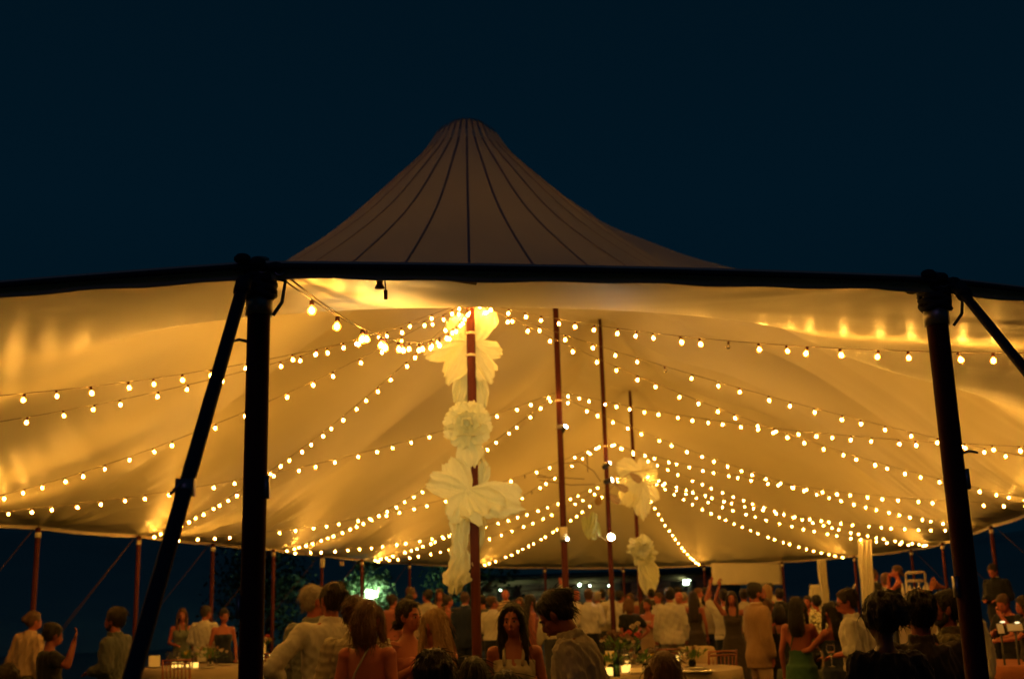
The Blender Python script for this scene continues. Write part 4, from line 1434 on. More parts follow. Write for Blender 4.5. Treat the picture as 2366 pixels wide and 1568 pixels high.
    if kind in ('shirt', 'rolled', 'tee', 'jacket', 'untucked'):
        mb = MB()
        z0 = {'shirt': 0.96, 'rolled': 0.96, 'tee': 0.92, 'jacket': 0.74, 'untucked': 0.82}[kind]
        o = off + (0.014 if kind == 'jacket' else 0.008 if kind != 'tee' else 0.004)
        if z0 < 0.80:
            T = TORSO[sex][0]
            mb.loft([sect(z0, T[1] + o + 0.012, T[2] + o + 0.012, T[3]), sect(0.82, T[1] + o, T[2] + o, T[3])])
            torso(mb, sex, 0.80, 1.475, o, 0.03)
        else:
            torso(mb, sex, z0, 1.475, o, 0.10 if kind in ('untucked',) else 0.06)
        sleeves(mb, {'shirt': 1.93, 'rolled': 1.30, 'tee': 0.55, 'jacket': 1.96, 'untucked': 1.9}[kind], o * 0.9)
        if kind != 'tee':
            # collar
            nr = (0.058 if sex == 'm' else 0.048) + off
            mb.loft([sect(1.455, nr + 0.030, nr + 0.012, -0.012, 18, 2), sect(1.49, nr + 0.016, nr + 0.008, -0.010, 18, 2), sect(1.528, nr + 0.006, nr + 0.006, -0.006, 18, 2)])
            if kind == 'jacket':
                mb.limb([(-0.05, 0.075, 1.46), (-0.06, 0.125, 1.33), (-0.02, 0.125, 1.15)], [0.016, 0.020, 0.010], 8)
                mb.limb([(0.05, 0.075, 1.46), (0.06, 0.125, 1.33), (0.02, 0.125, 1.15)], [0.016, 0.020, 0.010], 8)
        me, hc = blend(mb, kind, max(v0, 0.007), 1, wrinkle=0.008 if kind == 'jacket' else 0.013, seed=sd)
        nm = {'shirt': 'shirt', 'rolled': 'shirt', 'tee': 'top', 'jacket': 'jacket', 'untucked': 'shirt'}[kind]
        put(nm, me, pose(hc, hy, hp, hr, lean, side, nofold), cm(kind, colr))
        if kind == 'jacket':
            mb = MB()
            nr = 0.052 + off
            mb.loft([sect(1.49, nr + 0.008, nr + 0.006, -0.010, 16, 2), sect(1.535, nr + 0.002, nr + 0.003, -0.006, 16, 2)])
            o2 = mb.obj('shirt_collar', cm('shirt', 'white'), root)
            o2.data.vertices.foreach_set('co', (pose(mb.pts(), hy, hp, hr, lean, side, nofold) + sh).ravel())
    if kind in ('strapless', 'dress', 'backless', 'halter', 'sleeveless'):
        mb = MB()
        hi = {'strapless': 1.335, 'dress': 1.36, 'backless': 1.16, 'halter': 1.38, 'sleeveless': 1.44}[kind]
        torso(mb, sex, 0.86, hi, off * 0.8)
        if kind == 'dress':
            q_ = mb.v[0]
            m_ = (q_[:, 2] > hi - 0.005) & (q_[:, 1] > 0)
            q_[m_, 2] -= 0.065 * np.exp(-(q_[m_, 0] / 0.045) ** 2) - 0.012
        if hi > 1.3:
            for s in (-1, 1): mb.ell((s * 0.066, 0.092, 1.272), np.array((0.060, 0.052, 0.058)) + off * 0.6, n=12, m=7)
        T = TORSO['f']
        n_ = 24
        a = np.linspace(0, 2 * math.pi, n_, endpoint=False)
        rings = []
        for q in range(9):
            t = q / 8
            z = 0.98 - t * (0.86 if low[0] == 'longskirt' else 0.50)
            if seated: z = 0.98 - t * 0.2
            f = (1 + 0.05 * np.sin(a * 8 + sd) * t)
            rr = 0.16 + off + 0.10 * t
            rings.append(np.stack([np.cos(a) * rr * f * 1.05, np.sin(a) * (rr * 0.80) * f - 0.01, np.full(n_, z)], 1))
        mb.loft(rings[::-1])
        if seated: leg_prims(mb, sex, True, off, False)
        me, hc = blend(mb, 'dress', max(v0 * 1.2, 0.008), 1, wrinkle=0.006, seed=sd)
        d = put('dress', me, pose(hc, hy, hp, hr, lean, side, nofold), cm('dress', colr))
        mb = MB()
        if kind == 'dress':
            for s in (-1, 1): mb.tube([(s * 0.066, 0.130, 1.33), (s * 0.070, 0.094, 1.385), (s * 0.074, 0.066, 1.43), (s * 0.078, 0.018, 1.463), (s * 0.078, -0.05, 1.45), (s * 0.075, -0.09, 1.39), (s * 0.07, -0.113, 1.33)], 0.013 if v0 < 0.012 else 0.014, 7)
        elif kind == 'backless':
            mb.tube([(0.035, -0.045, 1.476), (0.012, -0.092, 1.42), (-0.05, -0.112, 1.30), (-0.105, -0.085, 1.15)], 0.0075, 7)
            mb.tube([(0.035, -0.045, 1.476), (0.06, 0.03, 1.47), (0.07, 0.12, 1.34)], 0.0075, 7)
        elif kind == 'halter':
            for s in (-1, 1): mb.tube([(s * 0.06, 0.13, 1.36), (s * 0.055, 0.08, 1.44), (s * 0.045, 0.0, 1.49), (0, -0.058, 1.50)], 0.012, 7)
        if mb.n:
            o2 = mb.obj('strap', cm('dress', colr), d)
            o2.data.vertices.foreach_set('co', (pose(mb.pts(), hy, hp, hr, lean, side, nofold) + sh).ravel())
    if low[0] == 'trousers':
        mb = MB()
        torso(mb, sex, 0.84, 1.02, off * 0.8)
        leg_prims(mb, sex, seated, off, False)
        me, hc = blend(mb, 'trousers', max(v0 * 1.5, 0.014), 1, wrinkle=0.003, seed=sd + 50)
        t_ = put('trousers', me, pose(hc, hy, hp, hr, lean, side, nofold), cm('trousers', low[1]))
        if not seated and sex == 'm':
            mb = MB()
            T = np.array(TORSO[sex])
            hx_, hy_, oy_ = (np.interp(0.995, T[:, 0], T[:, k]) for k in (1, 2, 3))
            mb.loft([sect(z, hx_ + off * 0.8 + e, hy_ + off * 0.8 + e, oy_) for z, e in ((0.975, 0.001), (0.978, 0.006), (1.012, 0.006), (1.015, 0.001))])
            o2 = mb.obj('belt', M_SHOE, t_)
            o2.data.vertices.foreach_set('co', (pose(mb.pts(), hy, hp, hr, lean, side, nofold) + sh).ravel())
    if not seated or True:
        for s in (-1, 1):
            an = np.array([s * 0.115, -0.012, 0.09]) if not seated else np.array([s * 0.12, 0.40, 0.50])
            mb = MB()
            mb.limb([an + (0, -0.03, -0.052), an + (s * 0.01, 0.07, -0.058), an + (s * 0.018, 0.15, -0.064)], [0.044, 0.043, 0.030], 9)
            o2 = mb.obj('shoe', M_SHOE, root)
            o2.data.vertices.foreach_set('co', (mb.pts() + sh).ravel())
    return root


def zc(x0, y0, s):
    return lambda zx, zy: ((x0 + zx / s) / 1.05664, (y0 + zy / s) / 1.05664)


z1, z2, z3, z4, z5, z6 = (zc(x0, 1400, 5.633) for x0 in (0, 330, 640, 960, 1280, 1600))
z7, z8 = zc(1900, 1340, 4.945), zc(2150, 1340, 4.945)
Pn = person
G1 = 'guests standing close to the camera'
# --- near group, left of the centre pole
Pn('grey haired man in a dull blue grey shirt seen from behind, left of two men', 724, 1350, 9.0, -28, hair=('crop', 'grey'), top=('shirt', 'bluegrey'), low=('trousers', 'navy'), hy=-32, skin='pink', group=G1)
Pn('dark haired man in a white shirt with rolled sleeves, hand on his hip', 772, 1345, 8.5, 14, hair=('short', 'dark'), top=('rolled', 'white'), low=('trousers', 'navy'), arms=('hip', 'down'), hy=28, side=4, group=G1)
Pn('guest in a cream shirt half hidden behind the brown haired woman with bare back', 822, 1379, 8.0, 4, hair=('thick', 'brown'), top=('rolled', 'cream'), low=('trousers', 'charcoal'), hy=-20, group=G1)
Pn('brown haired woman with a bob, bare back and one thin diagonal strap', 849, 1386, 7.3, -14, sex='f', hair=('bob', 'lightbrown'), top=('backless', 'cream'), low=('skirt',), arms=('bent', 'bent'), skin='pink', hy=-8, group=G1)
Pn('woman with dark hair in a low bun listening, face turned to the blonde', 942, 1385, 8.5, -138, sex='f', hair=('lowbun', 'dark'), top=('strapless', 'rose'), low=('skirt',), arms=('down', 'drink'), hy=12, skin='mid', group=G1)
Pn('blonde woman leaning forward with long loose hair, talking to the dark haired woman', 1003, 1408, 7.8, 60, sex='f', hair=('verylong', 'blond'), top=('dress', 'black'), low=('skirt',), arms=('bent', 'hold'), lean=16, hp=-8, hr=10, skin='pink', group=G1)
Pn('long dark haired woman in a light strappy top facing the camera', 1181, 1392, 7.8, 176, sex='f', hair=('verylong', 'black'), top=('dress', 'cream'), low=('skirt',), hy=-6, hr=4, skin='mid', group=G1)
Pn('dark haired guest with a topknot bowing forward in a cream shirt', 1258, 1374, 6.4, 72, sex='m', hair=('topknot', 'black'), top=('shirt', 'cream'), low=('trousers', 'charcoal'), arms=('bent', 'bent'), lean=12, hp=24, skin='tan', beard=None, group=G1)
G2 = 'guests seated close to the camera'
seats = []
seats.append((Pn('dark haired seated guest in front of the blonde woman', 1003, 1506, 5.4, 0, hair=('thick', 'black'), top=('jacket', 'charcoal'), seated=True, low=('trousers', 'black'), face=False, group=G2), 0))
seats.append((Pn('seated guest with black hair just left of the pole, low in the photo', 1093, 1519, 6.5, 8, sex='f', hair=('bob', 'black'), top=('tee', 'navy'), seated=True, low=('trousers', 'black'), face=False, group=G2), 0))
seats.append((Pn('black haired seated head at the bottom edge below the facing woman', 1168, 1550, 6.0, 0, sex='f', hair=('long', 'black'), top=('tee', 'black'), seated=True, low=('trousers', 'black'), face=False, group=G2), 0))
seats.append((Pn('light brown haired seated woman at the bottom edge beside the laid table', 1532, 1506, 6.6, 10, sex='f', hair=('long', 'lightbrown'), top=('tee', 'beige'), seated=True, low=('trousers', 'charcoal'), face=False, group=G2), 0))
# --- right foreground silhouettes
Pn('big dark silhouette of a person with a mass of curls, nearest at right', 2034, 1372, 5.6, 8, sex='f', hair=('bigcurl', 'black'), top=('tee', 'black'), low=('trousers', 'black'), face=False, skin='deep', group=G1)
Pn('dark haired man in a dark brown shirt between silhouette and profile man', 2120, 1367, 6.2, 6, hair=('thick', 'black'), top=('shirt', 'darkbrown'), low=('trousers', 'black'), skin='tan', group=G1)
Pn('man in profile facing left in an olive brown shirt beside the near pole', 2186, 1363, 7.3, 66, hair=('short', 'black'), top=('shirt', 'olive'), low=('trousers', 'black'), hy=14, skin='tan', beard=True, group=G1)
Pn('man in dark sunglasses and a white shirt, facing left', *z7(790, 485), 11.0, 62, hair=('short', 'dark'), top=('rolled', 'white'), low=('trousers', 'black'), arms=('bent', 'back'), hy=22, hp=8, skin='pink', glasses=True, lean=4, group=G1)
Pn('woman with long dark hair in a low backed green dress', *z7(215, 575), 12.2, -30, sex='f', hair=('long', 'black'), top=('backless', 'green'), low=('longskirt',), arms=('down', 'reach'), skin='mid', group=G1)
Pn('dark haired woman with bare shoulders between the green dress and the sunglasses', *z7(625, 640), 12.0, 40, sex='f', hair=('long', 'black'), top=('strapless', 'navy'), low=('longskirt',), arms=('reach', 'bent'), skin='mid', group=G1)
Pn('bearded man in a tan suit jacket seen from behind', *z6(1365, 120), 14.2, -74, arms=(((0.215, -0.02, 1.145), (0.20, 0.05, 0.90)), ((0.215, -0.02, 1.145), (0.20, 0.05, 0.90))), hair=('short', 'black'), top=('jacket', 'tan'), low=('trousers', 'beige'), hy=-6, beard=True, skin='mid', group=G1)
Pn('woman in a bright red dress half hidden by the tan suit', *z6(1530, 335), 14.6, -30, sex='f', hair=('pony', 'brown'), top=('dress', 'red'), low=('longskirt',), arms=('down', 'raise'), skin='pink', group=G1)
Pn('short dark haired woman in a black dress right of the red dress', *z6(1690, 415), 14.2, -6, sex='f', hair=('bob', 'black'), top=('dress', 'black'), low=('longskirt',), skin='tan', group=G1)
# --- left group in the dark
G3 = 'guests in the dark at the left'
Pn('guest with brown hair up in a beige shirt, at the far left', 80, 1411, 14.0, -20, sex='f', hair=('bun', 'brown'), top=('shirt', 'beige'), low=('trousers', 'charcoal'), hy=-22, lean=6, side=4, group=G3)
Pn('dark clothed guest with a raised forearm beside the pale shirted one', 128, 1440, 11.2, -60, hair=('short', 'black'), top=('tee', 'black'), low=('trousers', 'black'), arms=('down', 'raise'), hy=10, hp=12, skin='tan', group=G3)
Pn('bearded man in a dark grey shirt looking left, by the slanting strap', 268, 1404, 11.6, 80, hair=('curly', 'dark'), top=('shirt', 'slate'), low=('trousers', 'black'), arms=('bent', 'down'), side=-3, beard=True, skin='mid', group=G3)
Pn('dim seated guest at the bottom left corner', 12, 1535, 9.0, 120, hair=('short', 'dark'), top=('tee', 'darkbrown'), seated=True, low=('trousers', 'black'), group=G3)
G4 = 'guests behind the left table'
Pn('woman with loose brown hair in a grey green sleeveless top', *z2(650, 470), 19.5, -150, sex='f', hair=('long', 'brown'), top=('halter', 'greygreen'), low=('longskirt',), arms=('down', 'bent'), hy=-14, group=G4)
Pn('man in a white shirt seen from behind at the left table', *z2(985, 440), 19.2, -14, hair=('short', 'dark'), top=('rolled', 'white'), low=('trousers', 'khaki'), arms=('bent', 'down'), hy=-20, hp=10, group=G4)
Pn('woman in a navy strapless dress with an updo at the left table', *z2(1230, 480), 18.6, -160, sex='f', hair=('bun', 'black'), top=('strapless', 'navy'), low=('longskirt',), hy=20, hp=8, skin='mid', group=G4)

# --- the crowd by the dance floor
G5 = 'guests crowding round the dance floor'
W_, T_ = 'white', ('trousers', 'charcoal')
c = Pn
c('man with a dark crop, right of the garden lamp', *z3(1790, 282), 22.0, -40, hair=('short', 'dark'), top=('tee', 'rose'), low=T_, group=G5)
c('curly haired guest beneath the thin side pole, left of the flowers', *z3(2045, 192), 25.4, -30, sex='f', hair=('curly', 'brown'), top=('tee', 'darkbrown'), low=T_, hy=-40, group=G5)
c('dark capped head in front of the curly haired guest', *z4(215, 278), 23.2, 10, hair=('short', 'black'), top=('tee', 'beige'), low=T_, group=G5)
c('young man with dark hair in a light shirt, looking left', *z4(470, 222), 24.3, 50, hair=('short', 'black'), top=('shirt', 'cream'), low=T_, group=G5)
c('long haired woman facing the camera left of the streamer', *z4(635, 205), 25.4, 190, sex='f', hair=('long', 'dark'), top=('dress', 'darkbrown'), low=('longskirt',), group=G5)
c('bare shouldered woman below the hanging streamer, head turned right', *z4(745, 290), 22.6, -60, sex='f', hair=('lowbun', 'dark'), top=('strapless', 'rose'), low=('longskirt',), skin='pink', group=G5)
c('brown haired man in a dark navy suit, just left of the pole', *z4(985, 248), 22.0, 0, hair=('short', 'brown'), top=('jacket', 'navy'), low=('trousers', 'navy'), hy=-20, group=G5)
c('dark head just right of the nearest centre pole', *z4(1225, 292), 24.9, 10, hair=('short', 'black'), top=('tee', 'slate'), low=T_, group=G5)
c('brown haired man in a white shirt behind the nearest centre pole', *z4(1360, 308), 20.9, -30, hair=('short', 'brown'), top=('rolled', W_), low=('trousers', 'black'), arms=('bent', 'bent'), hy=-40, group=G5)
c('pink faced man facing the camera beyond the facing woman', *z4(1540, 208), 27.1, 185, hair=('bald', 'grey'), top=('shirt', 'beige'), low=T_, skin='pink', group=G5)
c('dim red haired guest left of the long haired woman in profile', *z4(1740, 320), 24.9, 160, sex='f', hair=('bob', 'brown'), top=('dress', 'darkbrown'), low=('longskirt',), group=G5)
c('long dark haired woman in profile left of the topknot', *z4(1885, 285), 20.3, -70, sex='f', hair=('verylong', 'black'), top=('dress', 'rose'), low=('longskirt',), group=G5)
c('bald man whose shining crown shows above the topknot', *z5(395, 238), 19.8, 20, hair=('bald', 'grey'), top=('shirt', 'cream'), low=T_, arms=('down', 'up'), skin='pink', group=G5)
c('bald pink man in a white shirt right of the second centre pole', *z5(715, 210), 25.4, -120, hair=('bald', 'white'), top=('shirt', W_), low=T_, hp=14, skin='pink', group=G5)
c('brown haired man in a roomy white shirt, back to the camera', *z5(880, 203), 21.5, -8, hair=('short', 'brown'), top=('shirt', W_), low=('trousers', 'black'), arms=('bent', 'bent'), hmul=1.0, group=G5)
c('greying man facing away right beside the roomy white shirt', *z5(1000, 236), 23.7, 0, hair=('crop', 'grey'), top=('shirt', 'cream'), low=T_, group=G5)
c('dark head in the gap between two greying men', *z5(1068, 215), 28.2, 0, hair=('short', 'black'), top=('jacket', 'black'), low=T_, group=G5)
c('grey haired man in a white shirt under the third centre pole', *z5(1190, 200), 26.0, -20, hair=('short', 'grey'), top=('shirt', W_), low=T_, skin='pink', group=G5)
c('black haired man in a bright white shirt, turned right', *z5(1310, 230), 23.2, -24, hair=('short', 'black'), top=('rolled', W_), low=('trousers', 'black'), arms=('bent', 'bent'), hy=-30, group=G5)
c('light brown haired woman in a black top, back turned', *z5(1432, 335), 19.8, 24, sex='f', hair=('bob', 'lightbrown'), top=('tee', 'black'), low=('trousers', 'grey'), arms=('bent', 'hip'), group=G5)
c('orange lit face between black top and rosette', *z5(1450, 265), 27.1, 150, sex='f', hair=('bob', 'brown'), top=('tee', 'rose'), low=T_, skin='pink', group=G5)
c('dark head directly left of the rosette tail', *z5(1592, 222), 27.7, 0, hair=('short', 'black'), top=('shirt', 'cream'), low=T_, group=G5)
c('dark flat haired man under the rosette tail', *z5(1742, 200), 26.6, 0, hair=('crop', 'black'), top=('jacket', 'darkbrown'), low=T_, group=G5)
c('dark haired woman in a beige strapless dress facing left', *z5(1692, 338), 20.9, 140, sex='f', hair=('lowbun', 'dark'), top=('strapless', 'beige'), low=('longskirt',), arms=('hold', 'bent'), group=G5)
c('orange lit face peeping left of the untucked shirt', *z5(1845, 262), 25.4, 120, hair=('short', 'brown'), top=('shirt', W_), low=T_, skin='pink', group=G5)
c('black haired man in an untucked pale shirt and grey trousers, back to the camera', *z5(1990, 195), 19.8, 0, hair=('thick', 'black'), top=('untucked', W_), low=('trousers', 'grey'), group=G5)
c('bald older man lit orange right of the untucked shirt', *z5(2120, 235), 22.0, 150, hair=('bald', 'white'), top=('shirt', 'beige'), low=T_, skin='pink', hp=8, group=G5)
c('dark head behind the bald older man', *z5(2108, 178), 28.2, 0, hair=('short', 'black'), top=('shirt', 'cream'), low=T_, group=G5)
c('man in a white shirt half behind the bald older man', *z6(390, 250), 24.3, -30, hair=('crop', 'grey'), top=('shirt', W_), low=('trousers', 'navy'), skin='pink', group=G5)
c('woman with very long dark hair left of the raised arm', *z6(515, 238), 21.5, -14, sex='f', hair=('verylong', 'dark'), top=('dress', 'darkbrown'), low=('longskirt',), group=G5)
c('fair man with his face lit, behind the very long haired woman', *z6(590, 192), 28.2, -110, hair=('crop', 'lightbrown'), top=('shirt', 'cream'), low=T_, skin='pink', group=G5)
c('dark haired man in profile facing right under the canvas panel', *z6(705, 188), 27.1, -80, hair=('short', 'black'), top=('shirt', 'cream'), low=T_, group=G5)
c('black haired guest in a cream shirt left of the raised arm', *z6(685, 300), 22.6, -30, hair=('short', 'black'), top=('rolled', 'cream'), low=('trousers', 'navy'), arms=('bent', 'down'), group=G5)
c('man in a white tee shirt with one arm raised high', *z6(935, 208), 19.2, -10, hair=('short', 'dark'), top=('tee', W_), low=('trousers', 'navy'), arms=('up', 'down'), hy=10, skin='mid', group=G5)
c('dark dressed woman holding both hands up right of the raised arm', *z6(1040, 235), 18.6, 170, sex='f', hair=('long', 'dark'), top=('dress', 'darkbrown'), low=('longskirt',), arms=('raise', 'up'), skin='mid', group=G5)
c('dark head left of the tan suit jacket', *z6(1208, 205), 21.5, -10, hair=('short', 'dark'), top=('shirt', 'cream'), low=T_, group=G5)
c('fair haired woman facing left beyond the tan suit', *z6(1525, 150), 22.6, 110, sex='f', hair=('bob', 'blond'), top=('strapless', 'rose'), low=('longskirt',), skin='pink', group=G5)
c('tall dark haired man beyond the fair haired woman', *z6(1562, 122), 25.4, 130, hair=('short', 'black'), top=('shirt', 'cream'), low=T_, group=G5)
c('man in a dark jacket with white collar right of the red dress', *z6(1700, 195), 21.5, -4, hair=('short', 'dark'), top=('jacket', 'black'), low=('trousers', 'black'), group=G5)
c('woman facing left beyond the green dress', *z6(2085, 298), 19.8, 150, sex='f', hair=('lowbun', 'dark'), top=('strapless', 'rose'), low=('longskirt',), skin='pink', group=G5)
c('dark bunned woman in a tan dress lifting one arm', *z6(2205, 288), 18.1, 20, sex='f', hair=('bun', 'black'), top=('backless', 'khaki'), low=('longskirt',), arms=('hold', 'down'), skin='pink', group=G5)

# --- the stage and the musicians
M_DECK = mat('stage_boards', (0.05, 0.04, 0.035), 0.6, 0.3, 5, 0.2, 30, stretch=(1, 8, 1))
sc_ = np.array([*tp(11.6, 5.9)[:2], 0])
SZ = 0.42
st = thing('stage', 'low dark stage carrying the musicians at the right side', 'stage', sc_, math.atan2(TU[1], TU[0]) - math.pi / 2)
for q in range(12):
    mb = MB()
    mb.box((-1.54 + 0.28 * q, 0, SZ - 0.02 + 0.001 * (q % 2)), (0.138, 3.2, 0.02))
    mb.obj('plank', M_DECK, st, smooth=False)
for sx in (-1.5, 0, 1.5):
    for sy in (-3.0, 0, 3.0):
        mb = MB()
        mb.box((sx, sy, (SZ - 0.04) / 2), (0.04, 0.04, (SZ - 0.04) / 2))
        mb.obj('leg', M_METAL, st, smooth=False)
mb = MB()
mb.box((0, -3.22, SZ / 2 - 0.02), (1.68, 0.012, SZ / 2 - 0.025))
mb.obj('front_panel', M_BLACK, st, smooth=False)
G6 = 'musicians on and beside the stage'


def stander(label, x, y, Y, z, **kw):
    yaw = kw.pop('yaw')
    t_ = at(x, y, Y)
    hgt = t_[2] - z
    o = person(label, x, y, Y, yaw, **kw)
    s0 = o.scale[0]
    k = hgt / t_[2]
    xy = np.array([o.location[0], o.location[1]])
    o.scale = (s0 * k, s0 * k, s0 * k)
    n_ = t_[:2] + (xy - t_[:2]) * k
    o.location = (n_[0], n_[1], z)
    return o


stander('woman in a strapless black dress on the stage, hand to her mouth', *z7(1430, 195), 21.5, SZ, yaw=70, sex='f', hair=('lowbun', 'brown'), top=('strapless', 'black'), low=('longskirt',), arms=('mouth', 'chin'), skin='pink', hy=10, group=G6)
stander('musician in black sitting low on the stage beside the tall curtain', *z7(1290, 285), 22.5, SZ, yaw=10, hair=('short', 'lightbrown'), top=('jacket', 'black'), low=('trousers', 'black'), seated=True, face=False, group=G6)
stander('guest peeping out right of the tall curtain', *z7(1145, 240), 27.6, 0.0, yaw=-60, hair=('short', 'brown'), top=('jacket', 'black'), low=('trousers', 'black'), group=G6)
stander('man in a dark suit and white shirt looking down, right of the near pole', *z8(1330, 185), 18.5, SZ, yaw=125, hair=('short', 'dark'), top=('jacket', 'black'), low=('trousers', 'black'), arms=('bent', 'bent'), hp=24, skin='pink', group=G6)
stander('player bending over an instrument below the suited man', *z8(1440, 560), 14.5, 0.0, yaw=120, hair=('short', 'brown'), top=('tee', 'black'), low=('trousers', 'black'), arms=('mouth', 'hold'), hp=18, lean=10, skin='pink', group=G6)
stander('player in black at the right edge reading a bright sheet', *z8(1690, 565), 13.5, 0.0, yaw=84, sex='f', hair=('bob', 'dark'), top=('tee', 'black'), low=('trousers', 'black'), arms=('reach', 'reach'), hp=14, skin='mid', group=G6)
wt = stander('waiter in a white shirt and black bow tie beside the near pole', *z8(925, 500), 11.0, 0.0, yaw=140, hair=('short', 'dark'), top=('shirt', W_), low=('trousers', 'black'), hy=6, skin='pink', group=G6)
mb = MB()
for s in (-1, 1): mb.loft([[(s * 0.006, 0.085, 1.452), (s * 0.006, 0.105, 1.452), (s * 0.006, 0.105, 1.468), (s * 0.006, 0.085, 1.468)], [(s * 0.07, 0.075, 1.43), (s * 0.07, 0.10, 1.43), (s * 0.07, 0.10, 1.49), (s * 0.07, 0.075, 1.49)]])
mb.obj('bow_tie', M_BLACK, wt)

# ------------------------------------------------------------------ tables, chairs and what stands on them
def on_plane(x, y, z):
    d = Fw + RT * (x - PW / 2) / FP - UP * (y - PH / 2) / FP
    return np.array([0, 0, CAMH]) + d * (z - CAMH) / d[2]


def dup(root, loc, rz=None, label=None, group=None):
    r = root.copy()
    COL.objects.link(r)
    r.location = [float(q) for q in loc]
    if rz is not None: r.rotation_euler = (0, 0, rz)
    if label: r['label'] = label
    if group: r['group'] = group
    for ch in list(root.children):
        c_ = ch.copy()
        COL.objects.link(c_)
        c_.parent = r
        for g in list(ch.children):
            d_ = g.copy()
            COL.objects.link(d_)
            d_.parent = c_
    return r


TH = 0.75


def round_table(label, clabel, c, rad, clothmat=None, seed=1):
    t = thing('round_table', label, 'table', (c[0], c[1], 0), group='round dining tables')
    mb = MB()
    mb.lathe([(0.02, TH - 0.03), (rad, TH - 0.03), (rad + 0.004, TH - 0.018), (rad, TH - 0.006), (0.02, TH - 0.006)], n=40)
    mb.obj('tabletop', M_CHAIR, t)
    for q in range(4):
        a = q * math.pi / 2 + 0.4
        mb = MB()
        mb.tube([(math.cos(a) * rad * 0.6, math.sin(a) * rad * 0.6, 0), (math.cos(a) * rad * 0.55, math.sin(a) * rad * 0.55, TH - 0.03)], 0.02, 8)
        mb.obj('leg', M_METAL, t)
    n = 120
    a = np.linspace(0, 2 * math.pi, n, endpoint=False)
    rings = [np.stack([np.cos(a) * r, np.sin(a) * r, np.full(n, TH - 0.002)], 1) for r in (0.02, rad * 0.5, rad * 0.96, rad + 0.006)]
    for q in range(8):
        k = (q + 1) / 8
        w = 0.045 * k * np.sin(a * 15 + seed) + 0.02 * k * np.sin(a * 26 + 2 * seed)
        rings.append(np.stack([np.cos(a) * (rad + 0.012 + 0.05 * k + w), np.sin(a) * (rad + 0.012 + 0.05 * k + w), np.full(n, TH - 0.004 - 0.68 * k)], 1))
    mb = MB()
    mb.loft(rings, cap=False)
    o = mb.obj('tablecloth', clothmat or M_LINEN)
    o.location = (c[0], c[1], 0)
    tag(o, clabel, 'tablecloth', 'cloths on the round tables')
    return t


def chair(label, c, rz, group='wooden banquet chairs'):
    """chiavari chair; rz turns its back rail: at 0 its back is towards the camera"""
    t = thing('banquet_chair', label, 'chair', (c[0], c[1], 0), rz, group)
    mb = MB()
    mb.box((0, 0.0, 0.44), (0.20, 0.20, 0.014))
    mb.obj('seat', M_CHAIR, t)
    mb = MB()
    mb.ell((0, 0, 0.468), (0.195, 0.195, 0.028), n=20, m=6)
    mb.obj('cushion', M_LINEN, t)
    for s in (-1, 1):
        mb = MB(); mb.tube([(s * 0.175, 0.175, 0), (s * 0.18, 0.18, 0.44)], [0.013, 0.016], 8); mb.obj('leg', M_CHAIR, t)
        mb = MB(); mb.tube([(s * 0.18, -0.20, 0), (s * 0.18, -0.185, 0.44), (s * 0.183, -0.215, 0.70), (s * 0.186, -0.25, 0.915)], [0.013, 0.016, 0.015, 0.013], 8)
        for z, y in ((0.55, -0.19), (0.75, -0.222), (0.88, -0.245)): mb.ell((s * 0.182, y, z), (0.02, 0.02, 0.009), n=8, m=5)
        mb.obj('back_post', M_CHAIR, t)
        mb = MB(); mb.tube([(s * 0.178, 0.176, 0.2), (s * 0.18, -0.19, 0.2)], 0.009, 6); mb.obj('stretcher', M_CHAIR, t)
    for z, y in ((0.90, -0.246), (0.855, -0.238), (0.60, -0.202)):
        mb = MB(); mb.tube([(-0.186, y, z), (0, y - 0.012, z + 0.004), (0.186, y, z)], 0.0125, 8); mb.obj('back_rail', M_CHAIR, t)
    for q in range(6):
        x_ = -0.13 + 0.052 * q
        mb = MB(); mb.tube([(x_, -0.206, 0.60), (x_, -0.232, 0.73), (x_, -0.246, 0.855)], [0.007, 0.0095, 0.007], 6); mb.obj('spindle', M_CHAIR, t)
    return t


mb = MB()
mb.lathe([(0.002, 0.0), (0.034, 0.001), (0.033, 0.004), (0.006, 0.010), (0.004, 0.03), (0.004, 0.085), (0.010, 0.095), (0.032, 0.115), (0.040, 0.145), (0.037, 0.185), (0.033, 0.205), (0.0315, 0.205), (0.0355, 0.185), (0.038, 0.145), (0.030, 0.118), (0.002, 0.1)], n=16)
ME_GLASSW = mb.mesh('wine_glass', M_GLASS)
mb = MB()
mb.lathe([(0.002, 0.0), (0.032, 0.0), (0.036, 0.06), (0.038, 0.115), (0.036, 0.115), (0.034, 0.06), (0.030, 0.006), (0.002, 0.006)], n=14)
ME_TUMB = mb.mesh('tumbler', M_GLASS)
mb = MB()
mb.lathe([(0.002, 0), (0.085, 0.003), (0.125, 0.016), (0.127, 0.019), (0.085, 0.008), (0.002, 0.006)], n=24)
ME_PLATE = mb.mesh('plate', mat('plate_china', (0.7, 0.66, 0.58), 0.2, 0.05, 9, 0.0, spec=0.5))
mb = MB()
mb.lathe([(0.002, 0), (0.036, 0), (0.040, 0.07), (0.037, 0.07), (0.033, 0.006), (0.002, 0.006)], n=12)
ME_VOT = mb.mesh('votive', M_CANDLE)
ZT = TH + 0.0015


def put_on(me, name, x, y, label, cat, group, z=ZT):
    o = bpy.data.objects.new(name, me)
    link(o)
    p = on_plane(x, y, z)
    o.location = p
    o.rotation_euler = (0, 0, random.uniform(0, 6))
    return tag(o, label, cat, group)


